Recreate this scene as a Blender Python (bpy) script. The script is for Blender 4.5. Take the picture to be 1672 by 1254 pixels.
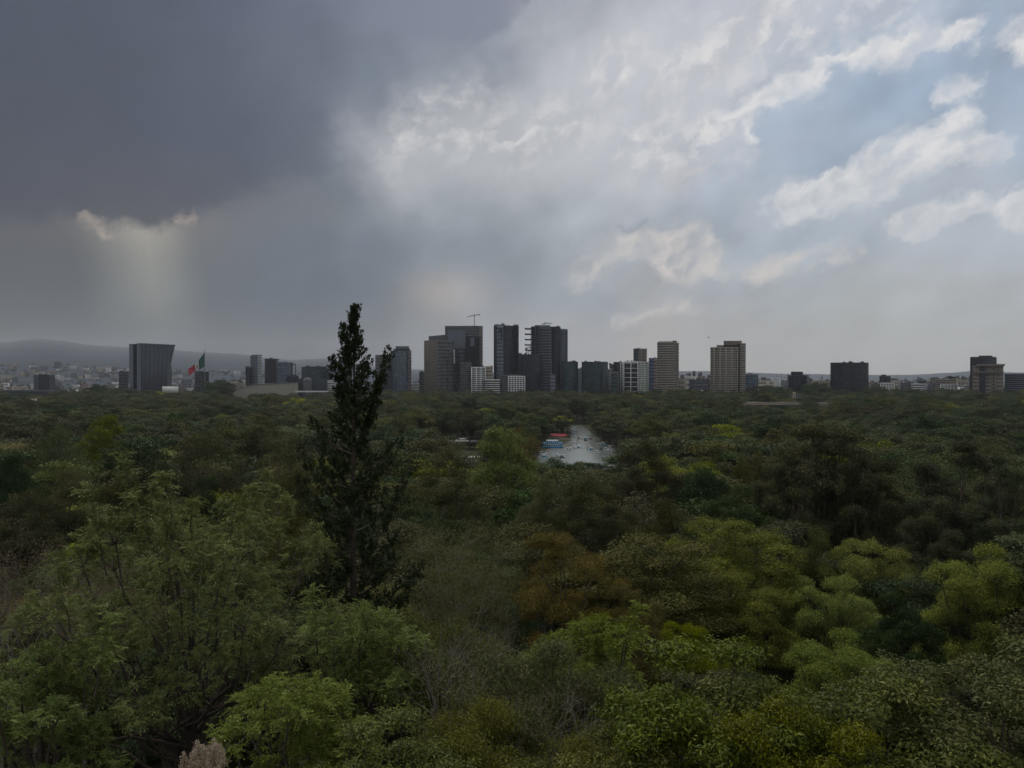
import bpy, math, random
import numpy as np
from mathutils import Vector, Matrix

scene = bpy.context.scene
for _o in list(bpy.data.objects):
    bpy.data.objects.remove(_o)

# ------------------------------------------------------------------ camera
CAM_Z = 55.0
F_PX = 1263.0            # focal length in pixels of the 1672 px wide photograph
PITCH = 11.0             # horizon sits this many pixels above the middle
cam_data = bpy.data.cameras.new("camera")
cam = bpy.data.objects.new("camera", cam_data)
scene.collection.objects.link(cam)
cam.location = (0.0, 0.0, CAM_Z)
cam.rotation_euler = (math.radians(90) - math.atan(PITCH / F_PX), 0, 0)
cam_data.sensor_width = 36.0
cam_data.lens = 36.0 * F_PX / 1672.0
cam_data.clip_start = 0.5
cam_data.clip_end = 60000.0
scene.camera = cam

# ------------------------------------------------------------------ view
scene.view_settings.view_transform = 'Standard'
scene.view_settings.look = 'None'
scene.view_settings.exposure = 0.0
scene.view_settings.gamma = 1.0
scene.view_settings.use_curve_mapping = False

# ------------------------------------------------------------------ sun and sky
SUN_EL, SUN_AZ = 60.0, -25.0        # degrees; azimuth from +Y towards +X
sun_data = bpy.data.lights.new("sun", 'SUN')
sun_data.energy = 2.0
sun_data.angle = math.radians(14)
sun_data.color = (1.0, 0.95, 0.88)
sun = bpy.data.objects.new("sun", sun_data)
scene.collection.objects.link(sun)
_d = Vector((math.sin(math.radians(SUN_AZ)) * math.cos(math.radians(SUN_EL)),
             math.cos(math.radians(SUN_AZ)) * math.cos(math.radians(SUN_EL)),
             math.sin(math.radians(SUN_EL))))
sun.rotation_euler = (-_d).to_track_quat('-Z', 'Y').to_euler()
sun.location = (0, 0, 400)

world = bpy.data.worlds.new("World")
scene.world = world
world.use_nodes = True
world.cycles.sampling_method = 'MANUAL'
world.cycles.sample_map_resolution = 512
WT = world.node_tree
WT.nodes.clear()


class E:
    """A number or vector flowing through the sky's node tree."""
    def __init__(self, s): self.s = s
    def _m(self, op, *others, clamp=False):
        n = WT.nodes.new('ShaderNodeMath'); n.operation = op; n.use_clamp = clamp
        for i, v in enumerate((self,) + others):
            if isinstance(v, E): WT.links.new(v.s, n.inputs[i])
            else: n.inputs[i].default_value = v
        return E(n.outputs[0])
    def __add__(self, o): return self._m('ADD', o)
    __radd__ = __add__
    def __sub__(self, o): return self._m('SUBTRACT', o)
    def __rsub__(self, o): return (self * -1.0) + o
    def __mul__(self, o): return self._m('MULTIPLY', o)
    __rmul__ = __mul__
    def __truediv__(self, o): return self._m('DIVIDE', o)
    def mn(self, o): return self._m('MINIMUM', o)
    def mx(self, o): return self._m('MAXIMUM', o)
    def smin(self, o, k): return self._m('SMOOTH_MIN', o, k)
    def clamp(self): return self._m('ADD', 0.0, clamp=True)
    def abs(self): return self._m('ABSOLUTE')
    def exp(self): return self._m('EXPONENT')


def step(x, lo, hi):
    n = WT.nodes.new('ShaderNodeMapRange'); n.interpolation_type = 'SMOOTHSTEP'
    WT.links.new(x.s, n.inputs['Value'])
    n.inputs['From Min'].default_value = lo; n.inputs['From Max'].default_value = hi
    return E(n.outputs[0])


def vec(x, y, z=0.0):
    n = WT.nodes.new('ShaderNodeCombineXYZ')
    for i, v in enumerate((x, y, z)):
        if isinstance(v, E): WT.links.new(v.s, n.inputs[i])
        else: n.inputs[i].default_value = v
    return E(n.outputs[0])


def vm(op, a, b=None, scale=None, out=0):
    n = WT.nodes.new('ShaderNodeVectorMath'); n.operation = op
    for i, v in enumerate((a, b)):
        if v is None: continue
        if isinstance(v, E): WT.links.new(v.s, n.inputs[i])
        else: n.inputs[i].default_value = v
    if scale is not None:
        if isinstance(scale, E): WT.links.new(scale.s, n.inputs['Scale'])
        else: n.inputs['Scale'].default_value = scale
    return E(n.outputs[out])


def noise(v, scale, detail=4, rough=0.55, color=False, dim='2D'):
    n = WT.nodes.new('ShaderNodeTexNoise'); n.noise_dimensions = dim
    WT.links.new(v.s, n.inputs['Vector'])
    n.inputs['Scale'].default_value = scale
    n.inputs['Detail'].default_value = detail
    n.inputs['Roughness'].default_value = rough
    return E(n.outputs['Color' if color else 'Fac'])


def mix(f, a, b, mode='MIX'):
    n = WT.nodes.new('ShaderNodeMix'); n.data_type = 'RGBA'; n.blend_type = mode
    n.clamp_factor = True
    if isinstance(f, E): WT.links.new(f.s, n.inputs[0])
    else: n.inputs[0].default_value = f
    for idx, v in ((6, a), (7, b)):
        if isinstance(v, E): WT.links.new(v.s, n.inputs[idx])
        else: n.inputs[idx].default_value = tuple(v) + (1.0,)
    return E(n.outputs[2])


def lin(c):
    return tuple(((v / 255.0) / 12.92 if v / 255.0 <= 0.04045 else ((v / 255.0 + 0.055) / 1.055) ** 2.4) for v in c)


def sky_pos(X, Y):
    """Azimuth and elevation in degrees of a point given on the photograph."""
    az = math.atan((X - 836.0) / F_PX)
    el = math.atan((616.0 - Y) / F_PX * math.cos(az))
    return math.degrees(az), math.degrees(el)


SKY_COLS = [0, 150, 300, 450, 600, 750, 900, 1050, 1200, 1350, 1500, 1672]
SKY_ROWS = [0, 80, 160, 240, 320, 400, 480, 560, 620]
SKY_TAB = [
 [(88,93,106),(92,97,108),(95,104,118),(108,115,130),(124,132,148),(140,146,160),(160,164,173),(168,172,184),(176,180,192),(168,178,194),(160,175,196),(166,179,196)],
 [(85,90,103),(90,95,106),(94,99,111),(104,110,122),(122,130,142),(138,145,156),(155,161,171),(171,175,185),(180,184,194),(158,173,192),(158,174,195),(158,175,196)],
 [(84,90,102),(88,93,105),(94,98,112),(102,110,124),(118,126,139),(144,150,160),(158,163,171),(176,180,187),(182,187,195),(153,170,190),(154,171,191),(160,174,192)],
 [(84,88,98),(88,92,104),(92,98,112),(100,107,122),(122,128,138),(156,160,165),(168,172,176),(172,176,185),(168,176,189),(157,172,190),(162,176,193),(165,178,194)],
 [(86,88,97),(92,93,102),(102,104,112),(112,116,122),(130,138,146),(146,154,162),(156,164,172),(160,168,178),(160,172,187),(160,174,190),(165,178,192),(165,176,190)],
 [(84,86,94),(94,95,98),(106,109,112),(106,114,126),(118,128,140),(134,144,154),(148,156,163),(158,163,170),(160,170,180),(162,174,187),(166,176,186),(170,177,186)],
 [(84,88,95),(92,97,102),(101,108,116),(100,110,124),(108,118,130),(138,142,148),(142,152,163),(161,162,164),(160,166,173),(168,172,174),(171,173,174),(172,174,175)],
 [(88,89,94),(96,100,106),(102,107,114),(102,111,121),(118,124,132),(149,150,153),(156,158,162),(165,161,158),(163,162,161),(162,163,161),(166,167,164),(164,165,163)],
 [(90,92,98),(94,99,106),(99,104,112),(104,110,119),(122,126,133),(148,150,153),(154,156,159),(162,158,154),(160,159,156),(159,159,157),(163,162,159),(162,162,159)],
]


def tab_at(X, Y):
    X = min(max(X, 0), 1671.9); Y = min(max(Y, 0), 619.9)
    i = max(k for k in range(len(SKY_COLS)) if SKY_COLS[k] <= X); i = min(i, len(SKY_COLS) - 2)
    j = max(k for k in range(len(SKY_ROWS)) if SKY_ROWS[k] <= Y); j = min(j, len(SKY_ROWS) - 2)
    fx = (X - SKY_COLS[i]) / (SKY_COLS[i + 1] - SKY_COLS[i]); fy = (Y - SKY_ROWS[j]) / (SKY_ROWS[j + 1] - SKY_ROWS[j])
    a, b, c, d = SKY_TAB[j][i], SKY_TAB[j][i + 1], SKY_TAB[j + 1][i], SKY_TAB[j + 1][i + 1]
    return tuple((a[k] * (1 - fx) + b[k] * fx) * (1 - fy) + (c[k] * (1 - fx) + d[k] * fx) * fy for k in range(3))


tc = WT.nodes.new('ShaderNodeTexCoord')
DIR = vm('NORMALIZE', E(tc.outputs['Generated']))
sep = WT.nodes.new('ShaderNodeSeparateXYZ'); WT.links.new(DIR.s, sep.inputs[0])
dx, dy, dz = (E(sep.outputs[i]) for i in range(3))
AZ = dx._m('ARCTAN2', dy) * (180 / math.pi)
EL = dz._m('ARCSINE') * (180 / math.pi)
SP = vec(AZ, EL, 0.0)
# clouds are drawn out along the wind, which climbs towards the right
TH = math.radians(24)
WIND = vec(AZ * math.cos(TH) + EL * math.sin(TH), (EL * math.cos(TH) - AZ * math.sin(TH)) * 1.35, 0.0)

warp1 = vm('SUBTRACT', noise(WIND, 0.10, 3, 0.5, True), (0.5, 0.5, 0.5))
warp2 = vm('SUBTRACT', noise(WIND, 0.42, 4, 0.62, True), (0.5, 0.5, 0.5))
WP = vm('ADD', vm('ADD', SP, vm('MULTIPLY', warp1, (9.0, 5.0, 0.0))), vm('MULTIPLY', warp2, (2.2, 1.6, 0.0)))
WPS = vm('ADD', vm('ADD', SP, vm('MULTIPLY', warp1, (1.6, 1.2, 0.0))), vm('MULTIPLY', warp2, (2.4, 2.0, 0.0)))
sepw = WT.nodes.new('ShaderNodeSeparateXYZ'); WT.links.new(WP.s, sepw.inputs[0])
WAZ, WEL = E(sepw.outputs[0]), E(sepw.outputs[1])

# broad colours of the cloud deck, row by row of elevation
ELS = [0.0, 3.0, 6.0, 9.0, 12.0, 15.0, 18.0, 21.0, 24.0, 27.0]
AZ0, AZ1 = -36.0, 36.0
base = None
fac_az = (WAZ - AZ0) / (AZ1 - AZ0)
for el in ELS:
    cr = WT.nodes.new('ShaderNodeValToRGB'); WT.links.new(fac_az.s, cr.inputs[0])
    cr.color_ramp.interpolation = 'EASE'
    el_e = cr.color_ramp.elements
    n_st = 15
    for k in range(n_st):
        t = k / (n_st - 1)
        az = math.radians(AZ0 + (AZ1 - AZ0) * t)
        X = 836 + F_PX * math.tan(az); Y = 616 - F_PX * math.tan(math.radians(el)) / math.cos(az)
        c = lin(tab_at(X, Y)) + (1.0,)
        if k == 0: e = el_e[0]; e.position = 0.0
        elif k == n_st - 1: e = el_e[-1]; e.position = 1.0
        else: e = el_e.new(t)
        e.color = c
    if base is None:
        base = E(cr.outputs[0])
    else:
        base = mix(step(WEL, el - 3.0, el), base, E(cr.outputs[0]))

# past the ramp's ends, unseen broken cloud brightened to light trees and towers
behind = step(AZ.abs(), 45.0, 110.0)
n_big = noise(DIR, 1.7, 3, 0.55, dim='3D')
gen = mix(step(n_big, 0.35, 0.65), lin((176, 181, 189)), lin((214, 216, 219)))
base = mix(behind, base, gen)
base = mix(step(EL, 27.0, 50.0), base, gen)

# soft relief over all of it
nA = noise(WIND, 0.13, 4, 0.5)
nA2 = noise(vm('ADD', WIND, (1.2, -1.8, 0.0)), 0.13, 4, 0.5)
rel = (nA - nA2)
nB = noise(WIND, 0.09, 3, 0.5)
rightness = step(AZ, -22.0, 6.0)
amp = rightness * 0.26 + 0.12
lowfade = step(EL, -1.0, 9.0) * 0.85 + 0.15
mod = (rel * 1.5 + (nB - 0.5) * 0.35) * amp * lowfade + 1.0
modc = vec(mod, mod, mod)
base = vm('MULTIPLY', base, modc)


def capsule(P, a, b, r):
    """Signed distance in degrees, less than zero inside."""
    a = sky_pos(*a); b = sky_pos(*b)
    r = math.degrees(r / F_PX)
    ba = (b[0] - a[0], b[1] - a[1], 0.0)
    bb = ba[0] ** 2 + ba[1] ** 2
    pa = vm('SUBTRACT', P, (a[0], a[1], 0.0))
    h = vm('DOT_PRODUCT', pa, (ba[0] / bb, ba[1] / bb, 0.0), out=1).clamp()
    d = vm('LENGTH', vm('SUBTRACT', pa, vm('SCALE', ba, scale=h)), out=1)
    return d - r


def union(P, caps, k=0.6):
    u = None
    for c in caps:
        d = capsule(P, *c)
        u = d if u is None else u.smin(d, k)
    return u


WC = vm('ADD', WIND, vm('MULTIPLY', warp2, (1.6, 1.6, 0.0)))
# sharper billows: noise used both for the edge of the clouds and the light on them
nC = noise(WC, 0.33, 6, 0.56)
nC2 = noise(vm('ADD', WC, (0.35, -0.75, 0.0)), 0.33, 5, 0.50)
edge = (nC - 0.5) * 4.2
lit = ((nC - nC2) * 2.2 + (nC - 0.5) * 2.2 + 0.55).clamp()

# dark storm deck, upper left
dD = union(WPS, [((-150, 170), (230, 215), 128), ((200, 200), (460, 175), 110), ((-200, 0), (500, 0), 170), ((-200, -200), (600, -250), 200)], 3.0)
mD = step(dD + edge * 0.12, 0.8, -0.7) * 1.0 * step(AZ + nB * 10.0 - 5.0, sky_pos(780, 200)[0], sky_pos(330, 200)[0])
base = mix(mD, base, vm('MULTIPLY', base, (0.70, 0.73, 0.79)))
dD2 = union(WPS, [((420, -120), (770, -70), 110)], 2.0)
mD2 = step(dD2 + edge * 0.15, 0.4, -0.5) * 0.8 * step(AZ, sky_pos(480, 0)[0], sky_pos(700, 0)[0])
base = mix(mD2, base, lin((126, 132, 148)))

# bright broken cloud
caps_wide = [((700, 250), (1000, 215), 62), ((940, 140), (1230, 90), 80), ((1150, 90), (1400, -30), 70), ((1000, 300), (1170, 200), 50)]
dW = union(WP, caps_wide, 3.0)
base = mix(step(dW + edge * 0.5, 4.2, -2.6) * (0.34 + 0.30 * nA), base, lin((206, 207, 211)))
caps_soft = [((690, 185), (780, 170), 12), ((660, 235), (960, 190), 16), ((790, 240), (960, 190), 22), ((990, 120), (1180, 120), 30), ((1100, 110), (1330, 20), 42),
             ((1180, 210), (1060, 240), 40), ((1280, 60), (1480, -40), 40)]
dS = union(WPS, caps_soft, 1.2)
puff = (noise(vm('ADD', WC, (3.0, 7.0, 0.0)), 0.5, 5, 0.55) - 0.42) * 5.0
mS = step(dS + edge * 0.7, 2.6, -1.8) * (0.05 + 0.80 * lit * puff.clamp())
base = mix(mS, base, lin((224, 222, 221)))

caps_hard = [((1195, 195), (1335, 125), 17), ((1345, 105), (1575, 50), 15), ((1230, 212), (1240, 232), 15),
             ((1290, 335), (1520, 250), 30), ((1420, 265), (1570, 195), 15), ((1500, 262), (1632, 245), 17),
             ((1440, 300), (1330, 325), 22), ((1480, 378), (1590, 335), 17), ((1530, 158), (1585, 142), 6),
             ((1640, 340), (1720, 350), 18), ((1660, 70), (1700, 60), 24)]
dH = union(WPS, caps_hard, 0.5)
mH = step(dH + edge * 0.6, 0.55, -0.40) * (0.42 + 0.56 * lit)
base = mix(mH, base, lin((224, 223, 223)))
# long soft tails under those clouds
dT = union(WPS, [((1250, 350), (1600, 290), 34), ((1480, 380), (1690, 380), 34), ((1360, 330), (1430, 350), 20)], 1.0)
mT = step(dT + edge * 0.5, 1.6, -1.0) * 0.42
base = mix(mT, base, lin((184, 189, 196)))

caps_cum = [((940, 462), (1025, 395), 13), ((1020, 400), (1150, 395), 20), ((1080, 430), (1170, 440), 24),
            ((1220, 445), (1300, 425), 16), ((1290, 425), (1385, 415), 13), ((1100, 300), (1150, 280), 10), ((1005, 520), (1120, 500), 8)]
dC = union(WPS, caps_cum, 0.5)
mC = step(dC + edge * 0.6, 0.6, -0.5) * (0.15 + 0.72 * lit)
base = mix(mC, base, lin((204, 198, 194)))
dK = union(WPS, [((1015, 375), (1048, 371), 5)], 0.3)
base = mix(step(dK + edge * 0.2, 0.35, -0.3) * 0.6, base, lin((132, 142, 156)))

# light breaking through a gap, and shafts of it falling through rain
def ray_edge(x_top, x_bot):
    a, b = sky_pos(x_top, 350), sky_pos(x_bot, 560)
    slope = (b[0] - a[0]) / (b[1] - a[1])
    return (EL - a[1]) * slope + a[0]
e_l = AZ - ray_edge(165, 190)
e_r = ray_edge(284, 326) - AZ
stripes = noise(vec(AZ + EL * 0.12, 0.0, 0.0), 0.9, 3, 0.6)
etop = sky_pos(225, 352)[1]; ebot = sky_pos(250, 575)[1]
vert = step(EL, ebot - 2.0, etop - 4.5) * step(dD + edge * 0.12, -0.35, 0.9)
topfade = step(EL, etop + 2.2, etop + 0.2)
glow = step(e_l, -2.2, 3.2) * step(e_r, -1.8, 2.4) * vert * topfade * (stripes * 0.75 + 0.60)
vert2 = step(EL, ebot - 1.0, etop - 0.5) * 0.55 + 0.45
ga = glow * vert2
base = vm('ADD', base, vm('SCALE', (0.215, 0.200, 0.155), scale=ga))
hx, hy = sky_pos(225, 358)
blob = ((((AZ - hx) / 4.6)._m('POWER', 2.0) + ((EL - hy) / 1.7)._m('POWER', 2.0)) * -1.0).exp()
base = vm('ADD', base, vm('SCALE', (0.085, 0.070, 0.052), scale=blob * step(dD, -0.3, 0.8)))
dG = union(WPS, [((140, 358), (160, 364), 2.0), ((160, 364), (172, 385), 1.5), ((285, 362), (310, 356), 1.2)], 0.2)
base = mix(step(dG + edge * 0.25, 0.55, -0.35) * 0.6, base, lin((196, 182, 166)))
gx, gy = sky_pos(725, 480)
blob = ((((AZ - gx) / 3.2)._m('POWER', 2.0) + ((EL - gy) / 1.6)._m('POWER', 2.0)) * -1.0).exp()
base = vm('ADD', base, vm('SCALE', (0.150, 0.108, 0.070), scale=blob))

lowb = (EL.mx(0.0) * -0.13).exp() * (step(AZ, -12.0, 4.0) * 0.13) + 1.0
base = vm('SCALE', base, scale=lowb)
lefty = step(AZ, 4.0, -16.0) * (EL.mx(0.0) * -0.10).exp()
base = vm('SCALE', base, scale=lefty * -0.44 + 1.0)
# clear-sky light behind the clouds
nish = WT.nodes.new('ShaderNodeTexSky'); nish.sky_type = 'NISHITA'; nish.sun_disc = False
nish.sun_elevation = math.radians(SUN_EL); nish.sun_rotation = math.radians(SUN_AZ)
nish.air_density = 1.0; nish.dust_density = 2.0
SKY_STRENGTH = 0.1
cloud = vm('SCALE', base, scale=1.0 / SKY_STRENGTH)
sky_col = mix(0.975, E(nish.outputs[0]), cloud)
# below the horizon the world is the haze's own grey
bg = WT.nodes.new('ShaderNodeBackground'); bg.inputs['Strength'].default_value = SKY_STRENGTH
WT.links.new(sky_col.s, bg.inputs['Color'])
wo = WT.nodes.new('ShaderNodeOutputWorld'); WT.links.new(bg.outputs[0], wo.inputs['Surface'])

# ================================================================== helpers
RNG = np.random.default_rng(7)
random.seed(7)
COL = scene.collection


def link(o, parent=None):
    COL.objects.link(o)
    if parent is not None:
        o.parent = parent
    return o


def tag(o, label=None, cat=None, group=None, kind=None):
    if label: o['label'] = label
    if cat: o['category'] = cat
    if group: o['group'] = group
    if kind: o['kind'] = kind
    return o


def empty(name, loc=(0, 0, 0), rz=0.0):
    o = bpy.data.objects.new(name, None)
    o.empty_display_size = 0.5
    link(o); o.location = loc; o.rotation_euler = (0, 0, rz)
    return o


class MB:
    """Collects quads and triangles and makes one mesh of them."""
    def __init__(self):
        self.V = []; self.Q = []; self.T = []; self.tq = []; self.tt = []; self.n = 0
    def add(self, V, F, tint=None):
        V = np.asarray(V, float).reshape(-1, 3); F = np.asarray(F, int)
        if len(F) == 0: return
        t = np.full(len(F), 0.5) if tint is None else np.broadcast_to(np.asarray(tint, float), (len(F),))
        if F.shape[1] == 4: self.Q.append(F + self.n); self.tq.append(t)
        else: self.T.append(F + self.n); self.tt.append(t)
        self.V.append(V); self.n += len(V)
    def box(self, c, s, rz=0.0, base=False):
        hx, hy, hz = s[0] / 2, s[1] / 2, s[2] / 2
        P = np.array([(x, y, z) for z in (-hz, hz) for x, y in ((-hx, -hy), (hx, -hy), (hx, hy), (-hx, hy))], float)
        if base: P[:, 2] += hz
        ca, sa = math.cos(rz), math.sin(rz)
        P = np.stack([P[:, 0] * ca - P[:, 1] * sa, P[:, 0] * sa + P[:, 1] * ca, P[:, 2]], 1) + np.array(c)
        self.add(P, [(0, 3, 2, 1), (4, 5, 6, 7), (0, 1, 5, 4), (1, 2, 6, 5), (2, 3, 7, 6), (3, 0, 4, 7)])
        return self
    def prism(self, poly, z0, z1):
        """Extruded plan outline, counter-clockwise seen from above; z1 may be one height per corner."""
        n = len(poly); z1 = [z1] * n if np.isscalar(z1) else z1
        V = [(p[0], p[1], z0) for p in poly] + [(p[0], p[1], z1[i]) for i, p in enumerate(poly)]
        self.add(V, [(i, (i + 1) % n, n + (i + 1) % n, n + i) for i in range(n)])
        c = np.mean(np.array(poly, float), 0)
        V2 = V[n:] + [(c[0], c[1], float(np.mean(z1)))]
        self.add(V2, [(i, (i + 1) % n, n) for i in range(n)])
        return self
    def edge_box(self, a, b, z0, z1, out, inn=0.3, ext=0.0):
        """A box along plan edge a-b whose outer face stands `out` beyond it."""
        a = np.array(a, float); b = np.array(b, float); t = b - a; L = np.linalg.norm(t); t = t / L
        nrm = np.array([t[1], -t[0]])
        a2 = a - t * ext; b2 = b + t * ext
        P = [a2 - nrm * inn, b2 - nrm * inn, b2 + nrm * out, a2 + nrm * out]
        V = [(p[0], p[1], z0) for p in P] + [(p[0], p[1], z1) for p in P]
        self.add(V, [(0, 1, 2, 3), (7, 6, 5, 4), (1, 0, 4, 5), (2, 1, 5, 6), (3, 2, 6, 7), (0, 3, 7, 4)])
        return self
    def tube(self, pts, rad, k=5):
        pts = np.asarray(pts, float); n = len(pts)
        rad = np.broadcast_to(np.asarray(rad, float), (n,))
        d = np.gradient(pts, axis=0); d /= np.linalg.norm(d, axis=1)[:, None] + 1e-9
        up = np.where(np.abs(d[:, 2:3]) > 0.9, np.array([[1.0, 0, 0]]), np.array([[0, 0, 1.0]]))
        u = np.cross(d, up); u /= np.linalg.norm(u, axis=1)[:, None] + 1e-9
        v = np.cross(d, u)
        a = np.arange(k) / k * 2 * math.pi
        R = (pts[:, None] + rad[:, None, None] * (np.cos(a)[None, :, None] * u[:, None] + np.sin(a)[None, :, None] * v[:, None])).reshape(-1, 3)
        F = [(i * k + j, i * k + (j + 1) % k, (i + 1) * k + (j + 1) % k, (i + 1) * k + j) for i in range(n - 1) for j in range(k)]
        self.add(R, F)
        return self
    def leaves(self, C, D, N, L, W, tint, fold=0.0):
        """Leaf blades: C base points, D unit directions, N unit normals."""
        C = np.asarray(C, float); n = len(C)
        if n == 0: return self
        L = np.broadcast_to(L, (n,))[:, None]; W = np.broadcast_to(W, (n,))[:, None]
        S = np.cross(D, N); S /= np.linalg.norm(S, axis=1)[:, None] + 1e-9
        N2 = np.cross(S, D)
        mid = C + D * L * 0.45
        V = np.stack([C, mid + S * W * 0.5 + N2 * L * fold, C + D * L - N2 * L * fold * 0.8, mid - S * W * 0.5 + N2 * L * fold], 1).reshape(-1, 3)
        F = np.arange(n * 4).reshape(n, 4)
        self.add(V, F, tint)
        return self
    def mesh(self, name, mat):
        me = bpy.data.meshes.new(name)
        V = np.concatenate(self.V) if self.V else np.zeros((0, 3))
        Q = np.concatenate(self.Q) if self.Q else np.zeros((0, 4), int)
        T = np.concatenate(self.T) if self.T else np.zeros((0, 3), int)
        tint = np.concatenate(self.tq + self.tt) if (self.tq or self.tt) else np.zeros(0)
        me.vertices.add(len(V)); me.vertices.foreach_set('co', V.astype(np.float32).ravel())
        loops = np.concatenate([Q.ravel(), T.ravel()]).astype(np.int32)
        me.loops.add(len(loops)); me.loops.foreach_set('vertex_index', loops)
        nf = len(Q) + len(T); me.polygons.add(nf)
        starts = np.concatenate([np.arange(len(Q)) * 4, len(Q) * 4 + np.arange(len(T)) * 3]).astype(np.int32)
        me.polygons.foreach_set('loop_start', starts)
        me.polygons.foreach_set('loop_total', np.concatenate([np.full(len(Q), 4), np.full(len(T), 3)]).astype(np.int32))
        if isinstance(mat, (list, tuple)):
            for m in mat: me.materials.append(m)
        elif mat: me.materials.append(mat)
        at = me.attributes.new('tint', 'FLOAT', 'FACE'); at.data.foreach_set('value', tint.astype(np.float32))
        me.update(calc_edges=True)
        return me
    def build(self, name, mat, parent=None, kind=None, label=None):
        o = bpy.data.objects.new(name, self.mesh(name, mat))
        link(o, parent)
        if kind: o['kind'] = kind
        if label: o['label'] = label
        return o


def unit(v):
    v = np.asarray(v, float)
    return v / (np.linalg.norm(v, axis=-1, keepdims=True) + 1e-9)


def at(X, d):
    """Plan position of a photograph column at ground distance d."""
    return ((X - 836.0) / F_PX * d, d)


def zat(Y, d):
    return CAM_Z - (Y - 616.0) / F_PX * d


# ------------------------------------------------------------------ materials
def new_mat(name):
    m = bpy.data.materials.new(name); m.use_nodes = True
    nt = m.node_tree
    return m, nt, nt.nodes, nt.links, nt.nodes['Principled BSDF']


def mnode(N, Lk, op, a, b=None, c=None):
    n = N.new('ShaderNodeMath'); n.operation = op
    for i, v in enumerate((a, b, c)):
        if v is None: continue
        if hasattr(v, 'is_linked') or hasattr(v, 'links'): Lk.new(v, n.inputs[i])
        else: n.inputs[i].default_value = v
    return n.outputs[0]


def m_plain(name, col, rough=0.8, var=0.15, scale=0.2, spec=0.3, metal=0.0):
    """Weathered paint, stone or concrete: stains at two sizes."""
    m, nt, N, Lk, P = new_mat(name)
    tcn = N.new('ShaderNodeTexCoord')
    mp = N.new('ShaderNodeMapping'); mp.inputs['Scale'].default_value = (1, 1, 0.35)
    Lk.new(tcn.outputs['Object'], mp.inputs[0])
    n1 = N.new('ShaderNodeTexNoise'); n1.inputs['Scale'].default_value = scale; n1.inputs['Detail'].default_value = 5; n1.inputs['Roughness'].default_value = 0.65
    Lk.new(mp.outputs[0], n1.inputs['Vector'])
    cr = N.new('ShaderNodeValToRGB'); Lk.new(n1.outputs['Fac'], cr.inputs[0])
    e = cr.color_ramp.elements
    e[0].position = 0.3; e[1].position = 0.7
    e[0].color = tuple(c * (1 - var) for c in col) + (1,); e[1].color = tuple(min(1, c * (1 + var)) for c in col) + (1,)
    Lk.new(cr.outputs[0], P.inputs['Base Color'])
    P.inputs['Roughness'].default_value = rough
    P.inputs['Specular IOR Level'].default_value = spec
    P.inputs['Metallic'].default_value = metal
    return m


def m_glass(name, col, rough=0.12, spec=0.6, cell=(3.0, 3.0, 3.6)):
    """Facade glazing: every pane a slightly different depth of colour and gloss."""
    m, nt, N, Lk, P = new_mat(name)
    tcn = N.new('ShaderNodeTexCoord')
    mp = N.new('ShaderNodeMapping'); mp.inputs['Scale'].default_value = tuple(1.0 / c for c in cell)
    Lk.new(tcn.outputs['Object'], mp.inputs[0])
    fl = N.new('ShaderNodeVectorMath'); fl.operation = 'FLOOR'; Lk.new(mp.outputs[0], fl.inputs[0])
    wn = N.new('ShaderNodeTexWhiteNoise'); Lk.new(fl.outputs[0], wn.inputs['Vector'])
    cr = N.new('ShaderNodeValToRGB'); Lk.new(wn.outputs['Value'], cr.inputs[0])
    e = cr.color_ramp.elements
    e[0].color = tuple(c * 0.6 for c in col) + (1,); e[1].color = tuple(c * 1.5 for c in col) + (1,)
    k = e.new(0.9); k.color = tuple(c * 1.2 for c in col) + (1,)
    e[-1].color = tuple(min(1, c * 2.4 + 0.02) for c in col) + (1,)
    Lk.new(cr.outputs[0], P.inputs['Base Color'])
    P.inputs['Roughness'].default_value = rough
    P.inputs['Specular IOR Level'].default_value = spec
    return m


def m_leaf(name, dark, light, dry=None, rough=0.6, trans=0.3, objvar=0.32, spec=0.12):
    """Leaves: colour differs from leaf to leaf (tint) and from tree to tree (object random)."""
    m, nt, N, Lk, P = new_mat(name)
    a = N.new('ShaderNodeAttribute'); a.attribute_name = 'tint'
    cr = N.new('ShaderNodeValToRGB'); Lk.new(a.outputs['Fac'], cr.inputs[0])
    e = cr.color_ramp.elements
    e[0].position = 0.05; e[0].color = dark + (1,)
    e[1].position = 0.85; e[1].color = light + (1,)
    if dry:
        k = e.new(0.97); k.color = dry + (1,)
    oi = N.new('ShaderNodeObjectInfo')
    hs = N.new('ShaderNodeHueSaturation')
    Lk.new(cr.outputs[0], hs.inputs['Color'])
    Lk.new(mnode(N, Lk, 'MULTIPLY_ADD', oi.outputs['Random'], 0.036, 0.482), hs.inputs['Hue'])
    r2 = mnode(N, Lk, 'FRACT', mnode(N, Lk, 'MULTIPLY', oi.outputs['Random'], 7.31))
    r3 = mnode(N, Lk, 'FRACT', mnode(N, Lk, 'MULTIPLY', oi.outputs['Random'], 13.7))
    Lk.new(mnode(N, Lk, 'MULTIPLY_ADD', r2, objvar * 2, 1.0 - objvar), hs.inputs['Value'])
    Lk.new(mnode(N, Lk, 'MULTIPLY_ADD', r3, 0.40, 0.95), hs.inputs['Saturation'])
    Lk.new(hs.outputs[0], P.inputs['Base Color'])
    P.inputs['Roughness'].default_value = rough
    P.inputs['Specular IOR Level'].default_value = spec
    tr = N.new('ShaderNodeBsdfTranslucent'); Lk.new(hs.outputs[0], tr.inputs['Color'])
    mx = N.new('ShaderNodeMixShader'); mx.inputs[0].default_value = trans
    Lk.new(P.outputs[0], mx.inputs[1]); Lk.new(tr.outputs[0], mx.inputs[2])
    Lk.new(mx.outputs[0], N['Material Output'].inputs['Surface'])
    return m


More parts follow.
